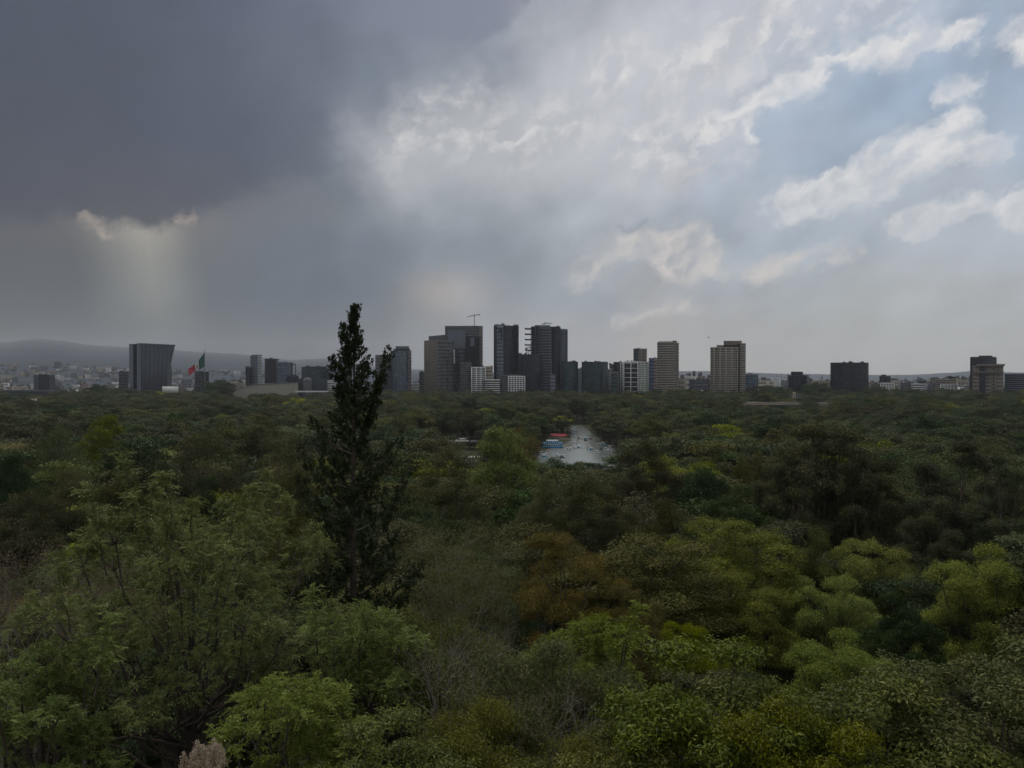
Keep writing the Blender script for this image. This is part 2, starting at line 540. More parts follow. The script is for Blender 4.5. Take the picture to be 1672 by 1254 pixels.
# ================================================================== ground, lake, hills, haze
def ground_z(x, y):
    r = math.hypot(x, y)
    z = 42.0 * math.exp(-(r / 88.0) ** 1.5)
    if r < 260:
        z += (math.sin(x * 0.11 + 1.3) * math.cos(y * 0.09) * 0.9 + math.sin(x * 0.043 + y * 0.05) * 1.1) * math.exp(-((r - 60) / 80.0) ** 2)
    return max(z, 0.02 * math.exp(-r / 50))


LAKE = [(20, 462), (34, 446), (52, 444), (68, 462), (80, 505), (86, 560), (84, 600), (76, 640), (78, 740), (80, 840),
        (76, 880), (68, 880), (64, 820), (56, 750), (52, 680), (40, 625), (24, 580), (15, 510)]


def in_poly(x, y, poly, grow=0.0):
    inside = False; n = len(poly); j = n - 1
    for i in range(n):
        xi, yi = poly[i]; xj, yj = poly[j]
        if (yi > y) != (yj > y) and x < (xj - xi) * (y - yi) / (yj - yi) + xi:
            inside = not inside
        j = i
    if inside or grow <= 0: return inside
    p = np.array([x, y]); A = np.array(poly, float); B = np.roll(A, -1, 0)
    t = np.clip(((p - A) * (B - A)).sum(1) / ((B - A) ** 2).sum(1), 0, 1)
    return float(np.min(np.linalg.norm(p - (A + (B - A) * t[:, None]), axis=1))) < grow


# ground: one sheet, fine near the hill, coarse far out
m_soil, nt, N, Lk, P = new_mat("park_soil")
tcn = N.new('ShaderNodeTexCoord')
n1 = N.new('ShaderNodeTexNoise'); n1.inputs['Scale'].default_value = 0.06; n1.inputs['Detail'].default_value = 8
Lk.new(tcn.outputs['Object'], n1.inputs['Vector'])
cr = N.new('ShaderNodeValToRGB'); Lk.new(n1.outputs['Fac'], cr.inputs[0])
cr.color_ramp.elements[0].position = 0.35; cr.color_ramp.elements[0].color = (0.030, 0.026, 0.018, 1)
cr.color_ramp.elements[1].position = 0.65; cr.color_ramp.elements[1].color = (0.035, 0.045, 0.016, 1)
Lk.new(cr.outputs[0], P.inputs['Base Color']); P.inputs['Roughness'].default_value = 0.95
P.inputs['Specular IOR Level'].default_value = 0.1
rings = [0, 6, 12, 18, 24, 30, 37, 45, 54, 64, 75, 88, 102, 118, 136, 156, 180, 210, 250, 320, 420, 600, 900, 1500, 2500, 4500, 9000, 15600]
SEG = 72
V = [(0, 0, ground_z(0, 0))]
for r in rings[1:]:
    for k in range(SEG):
        a = 2 * math.pi * k / SEG
        x, y = r * math.sin(a), r * math.cos(a)
        V.append((x, y, ground_z(x, y) if r < 600 else 0.0))
mb = MB()
F4 = [(1 + (i - 1) * SEG + k, 1 + (i - 1) * SEG + (k + 1) % SEG, 1 + i * SEG + (k + 1) % SEG, 1 + i * SEG + k) for i in range(1, len(rings) - 1) for k in range(SEG)]
mb.add(V, [f[::-1] for f in F4])
mb.add([V[0]] + V[1:SEG + 1], [(0, 1 + (k + 1) % SEG, 1 + k) for k in range(SEG)])
g = mb.build("ground", m_soil); tag(g, "dark park soil and grass under the trees, running out to the city", kind='structure')

# lake
m_water, nt, N, Lk, P = new_mat("lake_water")
P.inputs['Base Color'].default_value = (0.11, 0.125, 0.11, 1); P.inputs['Roughness'].default_value = 0.22
P.inputs['Specular IOR Level'].default_value = 0.9
tcn = N.new('ShaderNodeTexCoord')
mp = N.new('ShaderNodeMapping'); mp.inputs['Scale'].default_value = (0.5, 0.16, 1); Lk.new(tcn.outputs['Object'], mp.inputs[0])
n1 = N.new('ShaderNodeTexNoise'); n1.inputs['Scale'].default_value = 1.0; n1.inputs['Detail'].default_value = 5
Lk.new(mp.outputs[0], n1.inputs['Vector'])
bp = N.new('ShaderNodeBump'); bp.inputs['Strength'].default_value = 0.25; bp.inputs['Distance'].default_value = 0.25
Lk.new(n1.outputs['Fac'], bp.inputs['Height']); Lk.new(bp.outputs[0], P.inputs['Normal'])
bm_l = MB()
A = np.array(LAKE, float); c = [(A[:, 0].mean(), A[:, 1].mean())]
import bmesh
bm = bmesh.new(); vs = [bm.verts.new((p[0], p[1], 0.05)) for p in LAKE]; bm.faces.new(vs)
bmesh.ops.triangulate(bm, faces=bm.faces[:])
me = bpy.data.meshes.new("lake"); bm.to_mesh(me); bm.free(); me.materials.append(m_water)
lake = link(bpy.data.objects.new("lake_water", me)); tag(lake, "still pale grey park lake among the trees", kind='structure')
if lake.data.polygons[0].normal.z < 0: lake.data.flip_normals()

# stone edge round the lake
m_curb = m_plain("lake_edge_stone", (0.045, 0.045, 0.038), 0.9)
mb = MB(); n = len(LAKE)
ccw = sum(LAKE[i][0] * LAKE[(i + 1) % n][1] - LAKE[(i + 1) % n][0] * LAKE[i][1] for i in range(n)) > 0
for i in range(n):
    a, b = LAKE[i], LAKE[(i + 1) % n]
    if not ccw: a, b = b, a
    mb.edge_box(a, b, -0.3, 0.22, 0.5, 0.0, 0.2)
o = mb.build("lake_kerb", m_curb); tag(o, "pale stone kerb round the edge of the park lake", kind='structure')

# hills beyond the city
LEFT_RIDGE = [(-200, 566), (-60, 562), (20, 557), (62, 553), (105, 556), (150, 563), (210, 567), (290, 572), (340, 575), (400, 579), (440, 586), (480, 587),
       (530, 586), (560, 592), (640, 601), (760, 606)]


def slope_z(X, d):
    t = min(max((d - 3400) / 10100.0, 0.0), 1.0)
    return zat(np.interp(X, [p[0] for p in LEFT_RIDGE], [p[1] for p in LEFT_RIDGE]), 13500) * t ** 0.9


def ridge(name, label, pts, d, depth, mat, seed):
    r = np.random.default_rng(seed)
    xs = np.arange(pts[0][0], pts[-1][0] + 1, 6.0)
    ys = np.interp(xs, [p[0] for p in pts], [p[1] for p in pts])
    wig = np.convolve(r.normal(0, 1, len(xs) + 8), np.ones(9) / 9, 'valid')
    nr = 9; V = []
    for j in range(nr):
        t = j / (nr - 1)
        for i, X in enumerate(xs):
            dd = d - depth * (1 - t)
            x, y = at(X, dd)
            top = zat(ys[i] - wig[i] * 1.6, d)
            h = top * (t ** 0.9) * (1 - 0.15 * abs(math.sin(i * 0.21 + j * 1.1)) * (1 - t) * t)
            V.append((x, y, h))
    for i, X in enumerate(xs):
        x, y = at(X, d + 900); V.append((x, y, 0.0))
    nx = len(xs); F = [(j * nx + i, j * nx + i + 1, (j + 1) * nx + i + 1, (j + 1) * nx + i) for j in range(nr) for i in range(nx - 1)]
    mb = MB(); mb.add(V, F)
    o = mb.build(name, mat); tag(o, label, kind='structure')
    for p in o.data.polygons: p.use_smooth = True
    return o

m_hill = m_plain("hill_scrub", (0.026, 0.036, 0.050), 0.95, 0.3, 0.004, 0.1)
ridge("hills", "blue grey hills fading into haze beyond the left part of the city",
      [(-200, 566), (-60, 562), (20, 557), (62, 553), (105, 556), (150, 563), (210, 567), (290, 572), (340, 575), (400, 579), (440, 586), (480, 587),
       (530, 586), (560, 592), (640, 601), (760, 607), (900, 613), (960, 617)], 13500, 10100, m_hill, 3)
ridge("hills", "faint low hills on the horizon behind the right part of the city",
      [(1000, 611), (1100, 606), (1160, 605), (1230, 608), (1340, 612), (1500, 611), (1580, 606), (1700, 609), (1900, 611)], 12000, 1500, m_hill, 5)

# haze
m_haze = bpy.data.materials.new("haze_air"); m_haze.use_nodes = True
N = m_haze.node_tree.nodes; N.clear()
pv = N.new('ShaderNodeVolumePrincipled'); pv.inputs['Color'].default_value = (0.90, 0.94, 1.0, 1)
pv.inputs['Density'].default_value = 3.2e-5; pv.inputs['Anisotropy'].default_value = 0.25
mo = N.new('ShaderNodeOutputMaterial'); m_haze.node_tree.links.new(pv.outputs[0], mo.inputs['Volume'])
m_haze.cycles.homogeneous_volume = True
HAZE_ON = True
if HAZE_ON:
    mb = MB(); mb.box((0, 0, -1.0), (32000, 32000, 790.0), base=True)
    hz = mb.build("haze", m_haze); tag(hz, "thin blue grey haze over the park and the city", kind='stuff')
scene.cycles.volume_bounces = 0
scene.cycles.max_bounces = 6
scene.cycles.diffuse_bounces = 3
scene.cycles.glossy_bounces = 2
scene.cycles.transmission_bounces = 3

# ================================================================== the city
G_NAVY = m_glass("glass_navy", (0.004, 0.009, 0.021), spec=0.2)
G_DARK = m_glass("glass_dark", (0.006, 0.009, 0.014), spec=0.2)
G_TEAL = m_glass("glass_teal", (0.007, 0.030, 0.036), spec=0.35)
G_BLUE = m_glass("glass_blue", (0.035, 0.065, 0.095), cell=(2.4, 2.4, 3.6))
G_PALE = m_glass("glass_pale", (0.12, 0.16, 0.18))
G_WIN = m_glass("window_dark", (0.012, 0.015, 0.020), cell=(2.2, 2.2, 3.2))
W_CONC = m_plain("concrete_grey", (0.085, 0.090, 0.094), 0.9, 0.15, 0.15)
W_DCONC = m_plain("concrete_dark", (0.028, 0.035, 0.045), 0.85, 0.2, 0.15)
W_BROWN = m_plain("stone_brown", (0.15, 0.13, 0.105), 0.9, 0.12, 0.12)
W_BEIGE = m_plain("stone_beige", (0.25, 0.215, 0.17), 0.9, 0.15, 0.12)
W_WHITE = m_plain("render_white", (0.50, 0.50, 0.48), 0.85, 0.12, 0.12)
W_CREAM = m_plain("render_cream", (0.36, 0.32, 0.26), 0.85, 0.12, 0.12)
W_PINK = m_plain("render_pink", (0.20, 0.14, 0.13), 0.85, 0.12, 0.12)
W_STEEL = m_plain("steel_grey", (0.105, 0.12, 0.145), 0.5, 0.12, 0.15)
W_BLUE = m_plain("panel_blue", (0.05, 0.075, 0.14), 0.6, 0.15, 0.15)
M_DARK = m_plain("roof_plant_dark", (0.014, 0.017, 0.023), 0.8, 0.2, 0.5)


def foot(front, d, depth):
    f = [np.array(at(X, d + dd)) for X, dd in front]
    back = [p * (1 + depth / np.linalg.norm(p)) for p in (f[-1], f[0])]
    return [tuple(p) for p in f] + [tuple(p) for p in back]


def facade(root, poly, i, z0, z1, style):
    """One face of a building, built as courses, piers or balconies standing proud of the glazing."""
    a = np.array(poly[i]); b = np.array(poly[(i + 1) % len(poly)])
    L = np.linalg.norm(b - a); kind = style[0]
    fl = style[3] if len(style) > 3 else 3.6
    mat = style[1]
    if kind in ('bands', 'grid', 'balcony'):
        frac = style[2]
        mb = MB(); z = z0
        while z < z1 - 0.5:
            h = fl * frac
            mb.edge_box(a, b, z, min(z + h, z1), 1.3 if kind == 'balcony' else 0.35, 0.05, -0.02)
            z += fl
        mb.edge_box(a, b, z1 - fl * 0.45, z1 + 0.9, 0.5, 0.05, 0.0)
        mb.build("floor_band", mat, root, 'stuff')
    if kind == 'grid' or (kind == 'balcony'):
        nb = style[4] if len(style) > 4 else max(2, int(L / 4))
        mb = MB(); t = (b - a) / L
        for k in range(nb + 1):
            p = a + t * (L * k / nb)
            w = min(L / nb * 0.28, 1.6)
            mb.edge_box(p - t * w / 2, p + t * w / 2, z0, z1, 0.52 if kind == 'grid' else 0.9, 0.05)
        mb.build("pier", mat, root, 'stuff')
    if kind == 'fins':
        nb = style[2]; mb = MB(); t = (b - a) / L
        for k in range(nb + 1):
            p = a + t * (L * k / nb); w = L / nb * 0.30
            mb.edge_box(p - t * w / 2, p + t * w / 2, z0, z1 + 0.3, 0.7, 0.05)
        mb.build("fin", mat, root, 'stuff')
    if kind == 'plain':
        mb = MB(); z = z0; t = (b - a) / L
        n = max(1, int(L / 9)); h = 7.2
        while z < z1:
            for k in range(n):
                mb.edge_box(a + t * (L * k / n + 0.06), a + t * (L * (k + 1) / n - 0.06), z, min(z + h - 0.12, z1 + 0.8), 0.32, 0.05)
            z += h
        mb.build("wall_panel", mat, root, 'stuff')
    if kind == 'glass':
        mb = MB(); z = z0; t = (b - a) / L
        while z < z1:
            mb.edge_box(a, b, z, z + 0.42, 0.16, 0.05, -0.02); z += fl
        n = max(2, int(L / 5))
        for k in range(n + 1):
            p = a + t * (L * k / n); mb.edge_box(p - t * 0.12, p + t * 0.12, z0, z1, 0.22, 0.05)
        mb.edge_box(a, b, z1 - 1.5, z1 + 0.7, 0.3, 0.05)
        mb.build("mullion", mat, root, 'stuff')


def roof_units(root, poly, z, n=3, seed=1, hmax=3.0):
    r = random.Random(seed); c = np.mean(np.array(poly), 0); mb = MB()
    for _ in range(n):
        p = np.array(poly[r.randrange(len(poly))]); q = c + (p - c) * r.uniform(0.05, 0.7)
        mb.box((q[0], q[1], z - 0.1), (r.uniform(2, 6), r.uniform(2, 5), r.uniform(1.2, hmax)), 0.2, base=True)
    q = c
    mb.box((q[0] + 1.5, q[1], z), (0.25, 0.25, hmax * 1.8), base=True)
    mb.build("roof_unit", M_DARK, root, 'stuff')


N_B = 0
def tower(label, front, ytop, d, depth, styles, core=G_DARK, roof=None, name="tower", cat="tower", z0=0.0, units=3, pent=(), group=None, penmat=None):
    global N_B
    N_B += 1
    poly = foot(front, d, depth); z1 = zat(ytop, d)
    c = np.mean(np.array(poly), 0)
    root = empty(name, (0, 0, 0)); tag(root, label, cat, group)
    mb = MB(); mb.prism(poly, z0 - 1.0, z1 - 0.15); mb.build("glazing", core, root)
    ns = len(front) - 1
    for i in range(ns):
        facade(root, poly, i, z0, z1, styles[i])
    sm = styles[-1][1]
    for i in (ns, ns + 2):
        facade(root, poly, i, z0, z1, ('bands', styles[-1 if i == ns else 0][1], 0.45) if styles[-1][0] != 'glass' else ('glass', sm))
    rb = MB(); cc = np.array(c)
    rb.prism([tuple(cc + (np.array(p) - cc) * 0.985) for p in poly], z1 - 0.15, z1 + 0.35)
    rb.build("roof", roof or W_DCONC, root)
    for (xa, xb, yt) in pent:
        pp = foot([(xa, 8), (xb, 8)], d, depth * 0.5); b_ = MB(); b_.prism(pp, z1 + 0.35, zat(yt, d + 8)); b_.build("penthouse", penmat or sm, root)
    if units and not pent: roof_units(root, poly, z1 + 0.35, units, N_B)
    # move the empty to the foot of the building, keeping the parts where they are
    root.location = (c[0], c[1], z0)
    for ch in root.children: ch.location = (-c[0], -c[1], -z0)
    return root


def outline(name, mat, pts, d, depth, parent):
    """A solid with the given photograph outline as its face at distance d, going back by depth."""
    P = [np.array((*at(X, d), zat(Y, d))) for X, Y in pts]
    n = len(P); Q = [np.array((p[0] * (1 + depth / d), p[1] * (1 + depth / d), p[2])) for p in P]
    bm = bmesh.new(); v1 = [bm.verts.new(p) for p in P]; v2 = [bm.verts.new(p) for p in Q]
    bm.faces.new(v1); bm.faces.new(v2[::-1])
    for i in range(n): bm.faces.new((v1[i], v1[(i + 1) % n], v2[(i + 1) % n], v2[i]))
    bmesh.ops.recalc_face_normals(bm, faces=bm.faces[:]); bmesh.ops.triangulate(bm, faces=[f for f in bm.faces if len(f.verts) > 4])
    me = bpy.data.meshes.new(name); bm.to_mesh(me); bm.free(); me.materials.append(mat)
    return link(bpy.data.objects.new(name, me), parent)


# --- the tower with the tilted top, left
root = empty("office_tower", (0, 0, 0)); tag(root, "dark finned office tower whose top leans out to the right, beside the flag", "tower")
D = 1600
outline("side_slab", W_STEEL, [(211, 640), (211, 561.6), (217.6, 561.4), (217.6, 640)], D - 3, 24, root)
outline("glazing", G_NAVY, [(217.6, 640), (217.6, 561.8), (223.6, 561.6), (223.6, 640)], D + 4, 20, root)
outline("front_slab", W_STEEL, [(223.6, 640), (223.6, 561.4), (229.8, 560.8), (229.8, 640)], D - 3, 24, root)
outline("facade", G_NAVY, [(229.8, 640), (229.8, 561.2), (286, 563.6), (279.2, 592), (280, 640)], D, 24, root)
mb = MB()
for k in range(26):
    X = 230.4 + k * (286 - 230.4) / 26; x, y_ = at(X, D - 0.6)
    Yt = 561.2 + (X - 230) * 2.4 / 56; z1 = zat(Yt, D)
    zb = 0.0 if X < 279 else zat(np.interp(X, [279.2, 286], [592, 563.6]), D)
    mb.box((x, y_, zb), (0.95, 1.6, z1 - zb), base=True)
mb.build("fin", W_STEEL, root, 'stuff')
outline("roof_edge", W_STEEL, [(223.6, 561.9), (223.6, 560.4), (229.8, 560.1), (286.6, 562.9), (286.3, 564.4)], D - 2, 26, root)
outline("lower_wall", W_CONC, [(273, 640), (273, 604), (277, 590), (280.5, 600), (280.5, 640)], D - 4, 8, root)

# --- flag
fd = 1500
root = empty("flag_pole", (*at(334.2, fd), 0)); tag(root, "very tall pale flagpole right of the tilted top tower", "flagpole")
mb = MB(); zt = zat(571, fd); mb.tube([(0, 0, -1), (0, 0, zt * .5), (0, 0, zt)], [1.0, .8, .5], 8); mb.build("pole", W_STEEL, root)
mb = MB(); mb.tube([(0, 0, zt), (0, 0, zt + .6), (0, 0, zt + 1.2)], [.2, .9, .2], 8); mb.build("finial", W_CREAM, root)
top = [(333.8, 575.5), (328.5, 582.5), (324.8, 590.2), (321.3, 593.6), (317.6, 595.3), (312.5, 598), (308.2, 602.4)]
bot = [(333.5, 599), (328.8, 602), (324.2, 604.6), (322, 603.4), (319, 605), (313.5, 609.4), (310, 614.8)]
root = empty("national_flag", (*at(334.2, fd), zat(590, fd))); tag(root, "huge green white and red flag hanging in folds from its pole", "flag")
fx, fy = at(334.2, fd); fz = zat(590, fd)
F_G = m_plain("flag_green", (0.010, 0.075, 0.050), 0.7, 0.1); F_W = m_plain("flag_white", (0.50, 0.48, 0.46), 0.7, 0.08); F_R = m_plain("flag_red", (0.33, 0.022, 0.030), 0.7, 0.1)
def flag_part(nm, mat, s0, s1):
    nS, nT = 13, 9; V = []
    for side in (0, 1):
        for i in range(nS):
            s = s0 + (s1 - s0) * i / (nS - 1)
            tx = np.interp(s * 6, range(7), [p[0] for p in top]); ty = np.interp(s * 6, range(7), [p[1] for p in top])
            bx = np.interp(s * 6, range(7), [p[0] for p in bot]); by = np.interp(s * 6, range(7), [p[1] for p in bot])
            for j in range(nT):
                t = j / (nT - 1); X = tx + (bx - tx) * t + 0.5 * math.sin(t * 6 + s * 9) * s; Y = ty + (by - ty) * t
                x, y_ = at(X, fd); V.append((x - fx, y_ - fy + 2.6 * math.sin(s * 17 + t * 2.2) * min(1, s * 4) + side * 0.18, zat(Y, fd) - fz))
    F = [(i * nT + j, i * nT + j + 1, (i + 1) * nT + j + 1, (i + 1) * nT + j) for i in range(nS - 1) for j in range(nT - 1)]
    o_ = nS * nT; F += [tuple(v + o_ for v in f[::-1]) for f in F]
    mb = MB(); mb.add(V, F); return mb.build(nm, mat, root)
flag_part("green_band", F_G, 0.0, 0.335); flag_part("white_band", F_W, 0.335, 0.60); flag_part("red_band", F_R, 0.60, 1.0)
mb = MB(); ex, ey = at(321.8, fd - 4.5); ring = [(ex - fx + math.cos(a) * (1.5 + .5 * math.sin(3 * a)), ey - fy - .1 * math.cos(a), zat(598.5, fd) - fz + math.sin(a) * 3.2) for a in np.linspace(0, 6.283, 15)[:-1]]
c0 = (ex - fx, ey - fy - .3, zat(598.5, fd) - fz); mb.add(ring + [c0], [(i, (i + 1) % 14, 14) for i in range(14)])
mb.build("emblem", m_plain("emblem_brown_green", (0.12, 0.09, 0.03), 0.8, 0.5, 0.8), root)

# --- left cluster
tower("pale grey tower with a dark flat cap, leftmost of the three right of the flag", [(409, 2), (421, 0), (427, 3)], 581.8, 1750, 20, [('bands', W_STEEL, 0.5), ('bands', W_WHITE, 0.55)], G_BLUE, units=0, pent=[(411, 428, 579.4)], penmat=M_DARK)
tower("low dark wing against the left side of the pale capped tower", [(401, 0), (409.5, 0)], 600, 1740, 20, [('glass', W_DCONC)], G_NAVY)
tower("dark round tower with a light right edge, second right of the flag", [(432.5, 6), (437, 1), (445, 0), (451, 2), (455, 7)], 586, 1720, 18, [('glass', W_DCONC)] * 3 + [('plain', W_STEEL)], G_DARK)
tower("blue glass block with an open frame at its right end", [(455, 2), (468, 0), (478, 4)], 592, 1700, 20, [('glass', W_STEEL), ('glass', W_STEEL)], G_BLUE, units=0, pent=[(457, 470, 590.6)])
root = empty("roof_frame", (*at(480, 1700), 0)); tag(root, "open steel frame standing off the blue glass block", "frame")
bx, by = at(480, 1700); mb = MB()
for X in (476, 482.6): x, y_ = at(X, 1704); mb.box((x - bx, y_ - by, 0), (1.6, 1.6, zat(594.5, 1700)), base=True)
mb.build("post", W_DCONC, root); x, y_ = at(476, 1704); mb = MB(); mb.box((x - bx, y_ - by, zat(595.6, 1700)), (19, 2, 2.4), 0.06, base=True); mb.build("beam", W_DCONC, root)
tower("dark low block in front of the blue glass block", [(468, 0), (487, 0)], 614, 1680, 20, [('glass', W_DCONC)], G_NAVY)
tower("wide grey green office block left of the cypress", [(492.5, 4), (498, 0), (533.5, 4)], 599, 1700, 22, [('glass', W_STEEL), ('bands', W_DCONC, 0.35)], G_TEAL, units=5)
tower("blue glass strip behind the right end of the wide grey green block", [(533, 8), (542, 8)], 602, 1720, 20, [('glass', W_STEEL)], G_BLUE)
tower("small white apartment block with dark window bands beside the cypress", [(535, 0), (546, 0)], 622, 1600, 14, [('bands', W_WHITE, 0.5)], G_WIN, cat="apartment block", name="apartment_block")
tower("banded grey tower half hidden behind the cypress", [(553, 0), (575, 3)], 584, 1700, 22, [('bands', W_CONC, 0.5, 4.0)], G_DARK)
tower("grey white apartment block right behind the cypress foot", [(596, 0), (616, 2)], 628, 1600, 16, [('grid', W_CONC, 0.4, 3.4, 6)], G_WIN, cat="apartment block", name="apartment_block")
tower("dull grey tower between the cypress and the blue cylinder tower", [(613, 2), (634, 0), (641, 6)], 580, 1660, 22, [('plain', W_CONC), ('glass', W_DCONC)], G_DARK, units=2)
tower("low dark part at the foot of the dull grey tower", [(620, 0), (650, 0)], 606, 1630, 18, [('bands', W_DCONC, 0.4)], G_DARK)
tower("blue glass tower with rounded front and a stepped white cap", [(640, 12), (643, 4), (649, 0), (659, -1), (667, 3), (671.5, 11)], 573, 1620, 18,
      [('glass', W_DCONC)] * 2 + [('glass', W_STEEL)] * 2 + [('plain', W_PINK)], G_BLUE, units=0, pent=[(642, 670, 569.5), (646, 668, 565.2)], penmat=W_STEEL)
tower("low pale building between the blue cylinder tower and the hotel tower", [(672, 0), (684, 0)], 626, 1800, 16, [('bands', W_WHITE, 0.5)], G_WIN, cat="building", name="building")
tower("narrow grey tower just left of the hotel tower", [(684.5, 0), (693, 2)], 608, 1700, 16, [('bands', W_CONC, 0.5)], G_WIN)

# --- concert hall
root = empty("concert_hall", (*at(440, 1560), 0)); tag(root, "long blank beige concert hall wall rising behind the trees", "hall")
hx_, hy_ = at(440, 1560)
w_ = outline("wall", m_plain("hall_stone", (0.27, 0.255, 0.215), 0.9, 0.06, 0.05), [(374, 660), (374, 637.5), (420, 627.5), (486.5, 625), (486.5, 660)], 1560, 40, root)
outline("roof_edge", W_CONC, [(373.5, 637.6), (420, 627.6), (486.8, 625.1), (486.8, 624.3), (420, 626.7), (373.5, 636.6)], 1558.5, 42, root)
outline("rear_wing", W_DCONC, [(487, 660), (487, 618), (535, 620), (535, 660)], 1600, 30, root)
outline("terrace_edge", W_WHITE, [(482, 640.4), (482, 638.2), (536, 638.4), (536, 640.4)], 1552, 6, root)
for ch in root.children: ch.location = (-hx_, -hy_, 0)
root = empty("domed_building", (*at(502, 1585), 0)); tag(root, "small white building with rounded top beside the concert hall", "building")
mb = MB(); r_ = 8.6; zz = zat(621, 1585); mb.tube([(0, 0, 0), (0, 0, zz)], [r_, r_], 16); mb.build("wall", W_CONC, root)
mb = MB(); mb.tube([(0, 0, zz), (0, 0, zz + 3), (0, 0, zz + 5), (0, 0, zz + 5.8)], [r_, r_ * .86, r_ * .5, .2], 16); mb.build("dome", W_CONC, root)

# --- hotel and crane group
h = tower("brown grey hotel tower with a grid of small windows on its left face", [(693, 18), (714, 0), (741, 12)], 556, 1560, 30, [('grid', W_BROWN, 0.46, 3.4, 11), ('plain', W_CONC)], G_WIN, units=0)
hc = h.location
pp = foot([(700, 12), (727.5, 14)], 1560, 16); mb = MB(); mb.prism(pp, zat(556, 1560) + .3, [zat(549, 1572), zat(546.4, 1572), zat(546.4, 1572), zat(549, 1572)])
p_ = mb.build("penthouse", W_CONC, h); p_.location = (-hc[0], -hc[1], 0)
b = tower("big grey square topped tower with an open construction gap and a crane on its roof", [(727, 6), (782, 0), (788, 4)], 532.6, 1620, 34, [('bands', W_CONC, 0.72, 5.2), ('plain', W_BROWN)], G_WIN, units=2)
bc = b.location
o_ = outline("gap_shade_panel", M_DARK, [(759, 549), (783, 549), (783, 604), (759, 604)], 1617, 3.4, b); o_.location = (-bc[0], -bc[1], 0)  # solid dark panel, its colour stands for shade inside the open floors
mb = MB()
for Y in (556, 561, 566, 571, 577, 583, 590, 597):
    x0, y0 = at(758 if Y in (566, 571) else 764, 1612); x1, _ = at(783, 1612)
    mb.box(((x0 + x1) / 2, y0 + 3, zat(Y, 1612)), (x1 - x0, 9, 0.9))
for X in (766, 771, 777, 782): x, y_ = at(X, 1611); mb.box((x, y_ + 1, zat(604, 1611)), (1.0, 1.0, 60), base=True)
o_ = mb.build("floor_slab", W_DCONC, b, 'stuff'); o_.location = (-bc[0], -bc[1], 0)
o_ = outline("screen", W_STEEL, [(768, 552), (774.5, 551), (774.5, 565), (768, 565.5)], 1609, 1.2, b); o_.location = (-bc[0], -bc[1], 0)
o_ = outline("upper_panel", W_STEEL, [(731, 540.5), (760, 540.5), (760, 569), (731, 569)], 1611.0, 0.6, b); o_.location = (-bc[0], -bc[1], 0)
tower("tall narrow dark slot tower between the hotel and the striped block", [(743, 0), (746.5, 0)], 572, 1545, 10, [('glass', M_DARK)], G_NAVY, units=0)
tower("white vertical strip of wall at the edge of the dark slot", [(741, 0), (743, 0)], 572, 1546, 9, [('plain', W_WHITE)], G_DARK, units=0, name="wall_strip", cat="wall", z0=zat(594, 1546))
tower("plain grey wing right of the dark slot tower", [(746.5, 0), (757, 2)], 571, 1550, 16, [('plain', W_DCONC)], G_DARK, units=0)
tower("grey apartment tower with white window bands in front of the crane topped tower", [(751.5, 2), (770, 0)], 593, 1530, 18, [('bands', W_CONC, 0.45, 4.2)], G_WIN, units=4, pent=(), cat="apartment tower")
tower("white apartment tower with two rows of dark window bands", [(770, 0), (793, 0)], 600, 1520, 18, [('grid', W_WHITE, 0.45, 4.0, 3)], G_WIN, cat="apartment tower", units=0, pent=[(783, 791, 597.4)], penmat=W_CONC)
tower("plain tan wall block joined to the white banded apartment tower", [(793, 0), (804.5, 3)], 598.5, 1525, 16, [('plain', W_BEIGE)], G_WIN, cat="building", name="building", units=1)
tower("low white block with strong dark window bands", [(792, 0), (816, 0)], 620, 1505, 15, [('bands', W_WHITE, 0.42, 4.0)], G_WIN, cat="apartment block", name="apartment_block")
tower("low pale grey block with a lattice of balconies below the slim black tower", [(816, 2), (830, 0)], 613, 1510, 16, [('bands', W_CONC, 0.62, 4.0)], G_WIN, cat="apartment block", name="apartment_block")
tower("low white gridded block right of the pale grey one", [(830, 0), (857, 2)], 614.5, 1508, 16, [('grid', W_WHITE, 0.36, 4.0, 6)], G_WIN, cat="apartment block", name="apartment_block", pent=[(820, 852, 611.5)], penmat=W_CONC)

# crane on the roof
def crane(label, Xm, Yb, Yt, Xa, Ya, Xb, Yb2, d):
    r_ = empty("tower_crane", (*at(Xm, d), zat(Yb, d))); tag(r_, label, "crane")
    ox, oy = at(Xm, d); oz = zat(Yb, d); zt = zat(Yt, d) - oz
    mb = MB()
    for sx in (-1, 1):
        for sy in (-1, 1): mb.box((sx * 0.8, sy * 0.8, 0), (0.4, 0.4, zt), base=True)
    k = 0
    while k * 2.4 < zt - 1:
        s_ = 1 if k % 2 else -1
        mb.tube([(-.8 * s_, -.8, k * 2.4), (.8 * s_, -.8, k * 2.4 + 2.4)], [.2, .2], 4); k += 1
    mb.build("mast", M_DARK, r_)
    a_ = np.array((at(Xa, d)[0] - ox, 0, zat(Ya, d) - oz)); b_ = np.array((at(Xb, d)[0] - ox, 0, zat(Yb2, d) - oz))
    mb = MB(); up = np.array((0, 0, 1.5))
    for e in (-.6, .6): mb.tube([a_ + (0, e, 0), b_ + (0, e, 0)], [.32, .32], 4)
    mb.tube([a_, (a_ + b_) / 2 + up * 1.3, b_], [.28, .3, .28], 4)
    n = 14
    for i in range(n):
        p = a_ + (b_ - a_) * i / n; q = a_ + (b_ - a_) * (i + .5) / n + up * (0.2 + math.sin(math.pi * (i + .5) / n))
        mb.tube([p, q], [.16, .16], 3)
    mb.build("jib", M_DARK, r_)
    mb = MB(); mb.box((0, 0, zt), (2.4, 2.0, 2.4), base=True); mb.build("cab", W_STEEL, r_)
    mb = MB(); mb.box(tuple(b_ - (1.0, 0, 1.3)), (2.6, 1.6, 2.2)); mb.build("counterweight", W_CONC, r_)
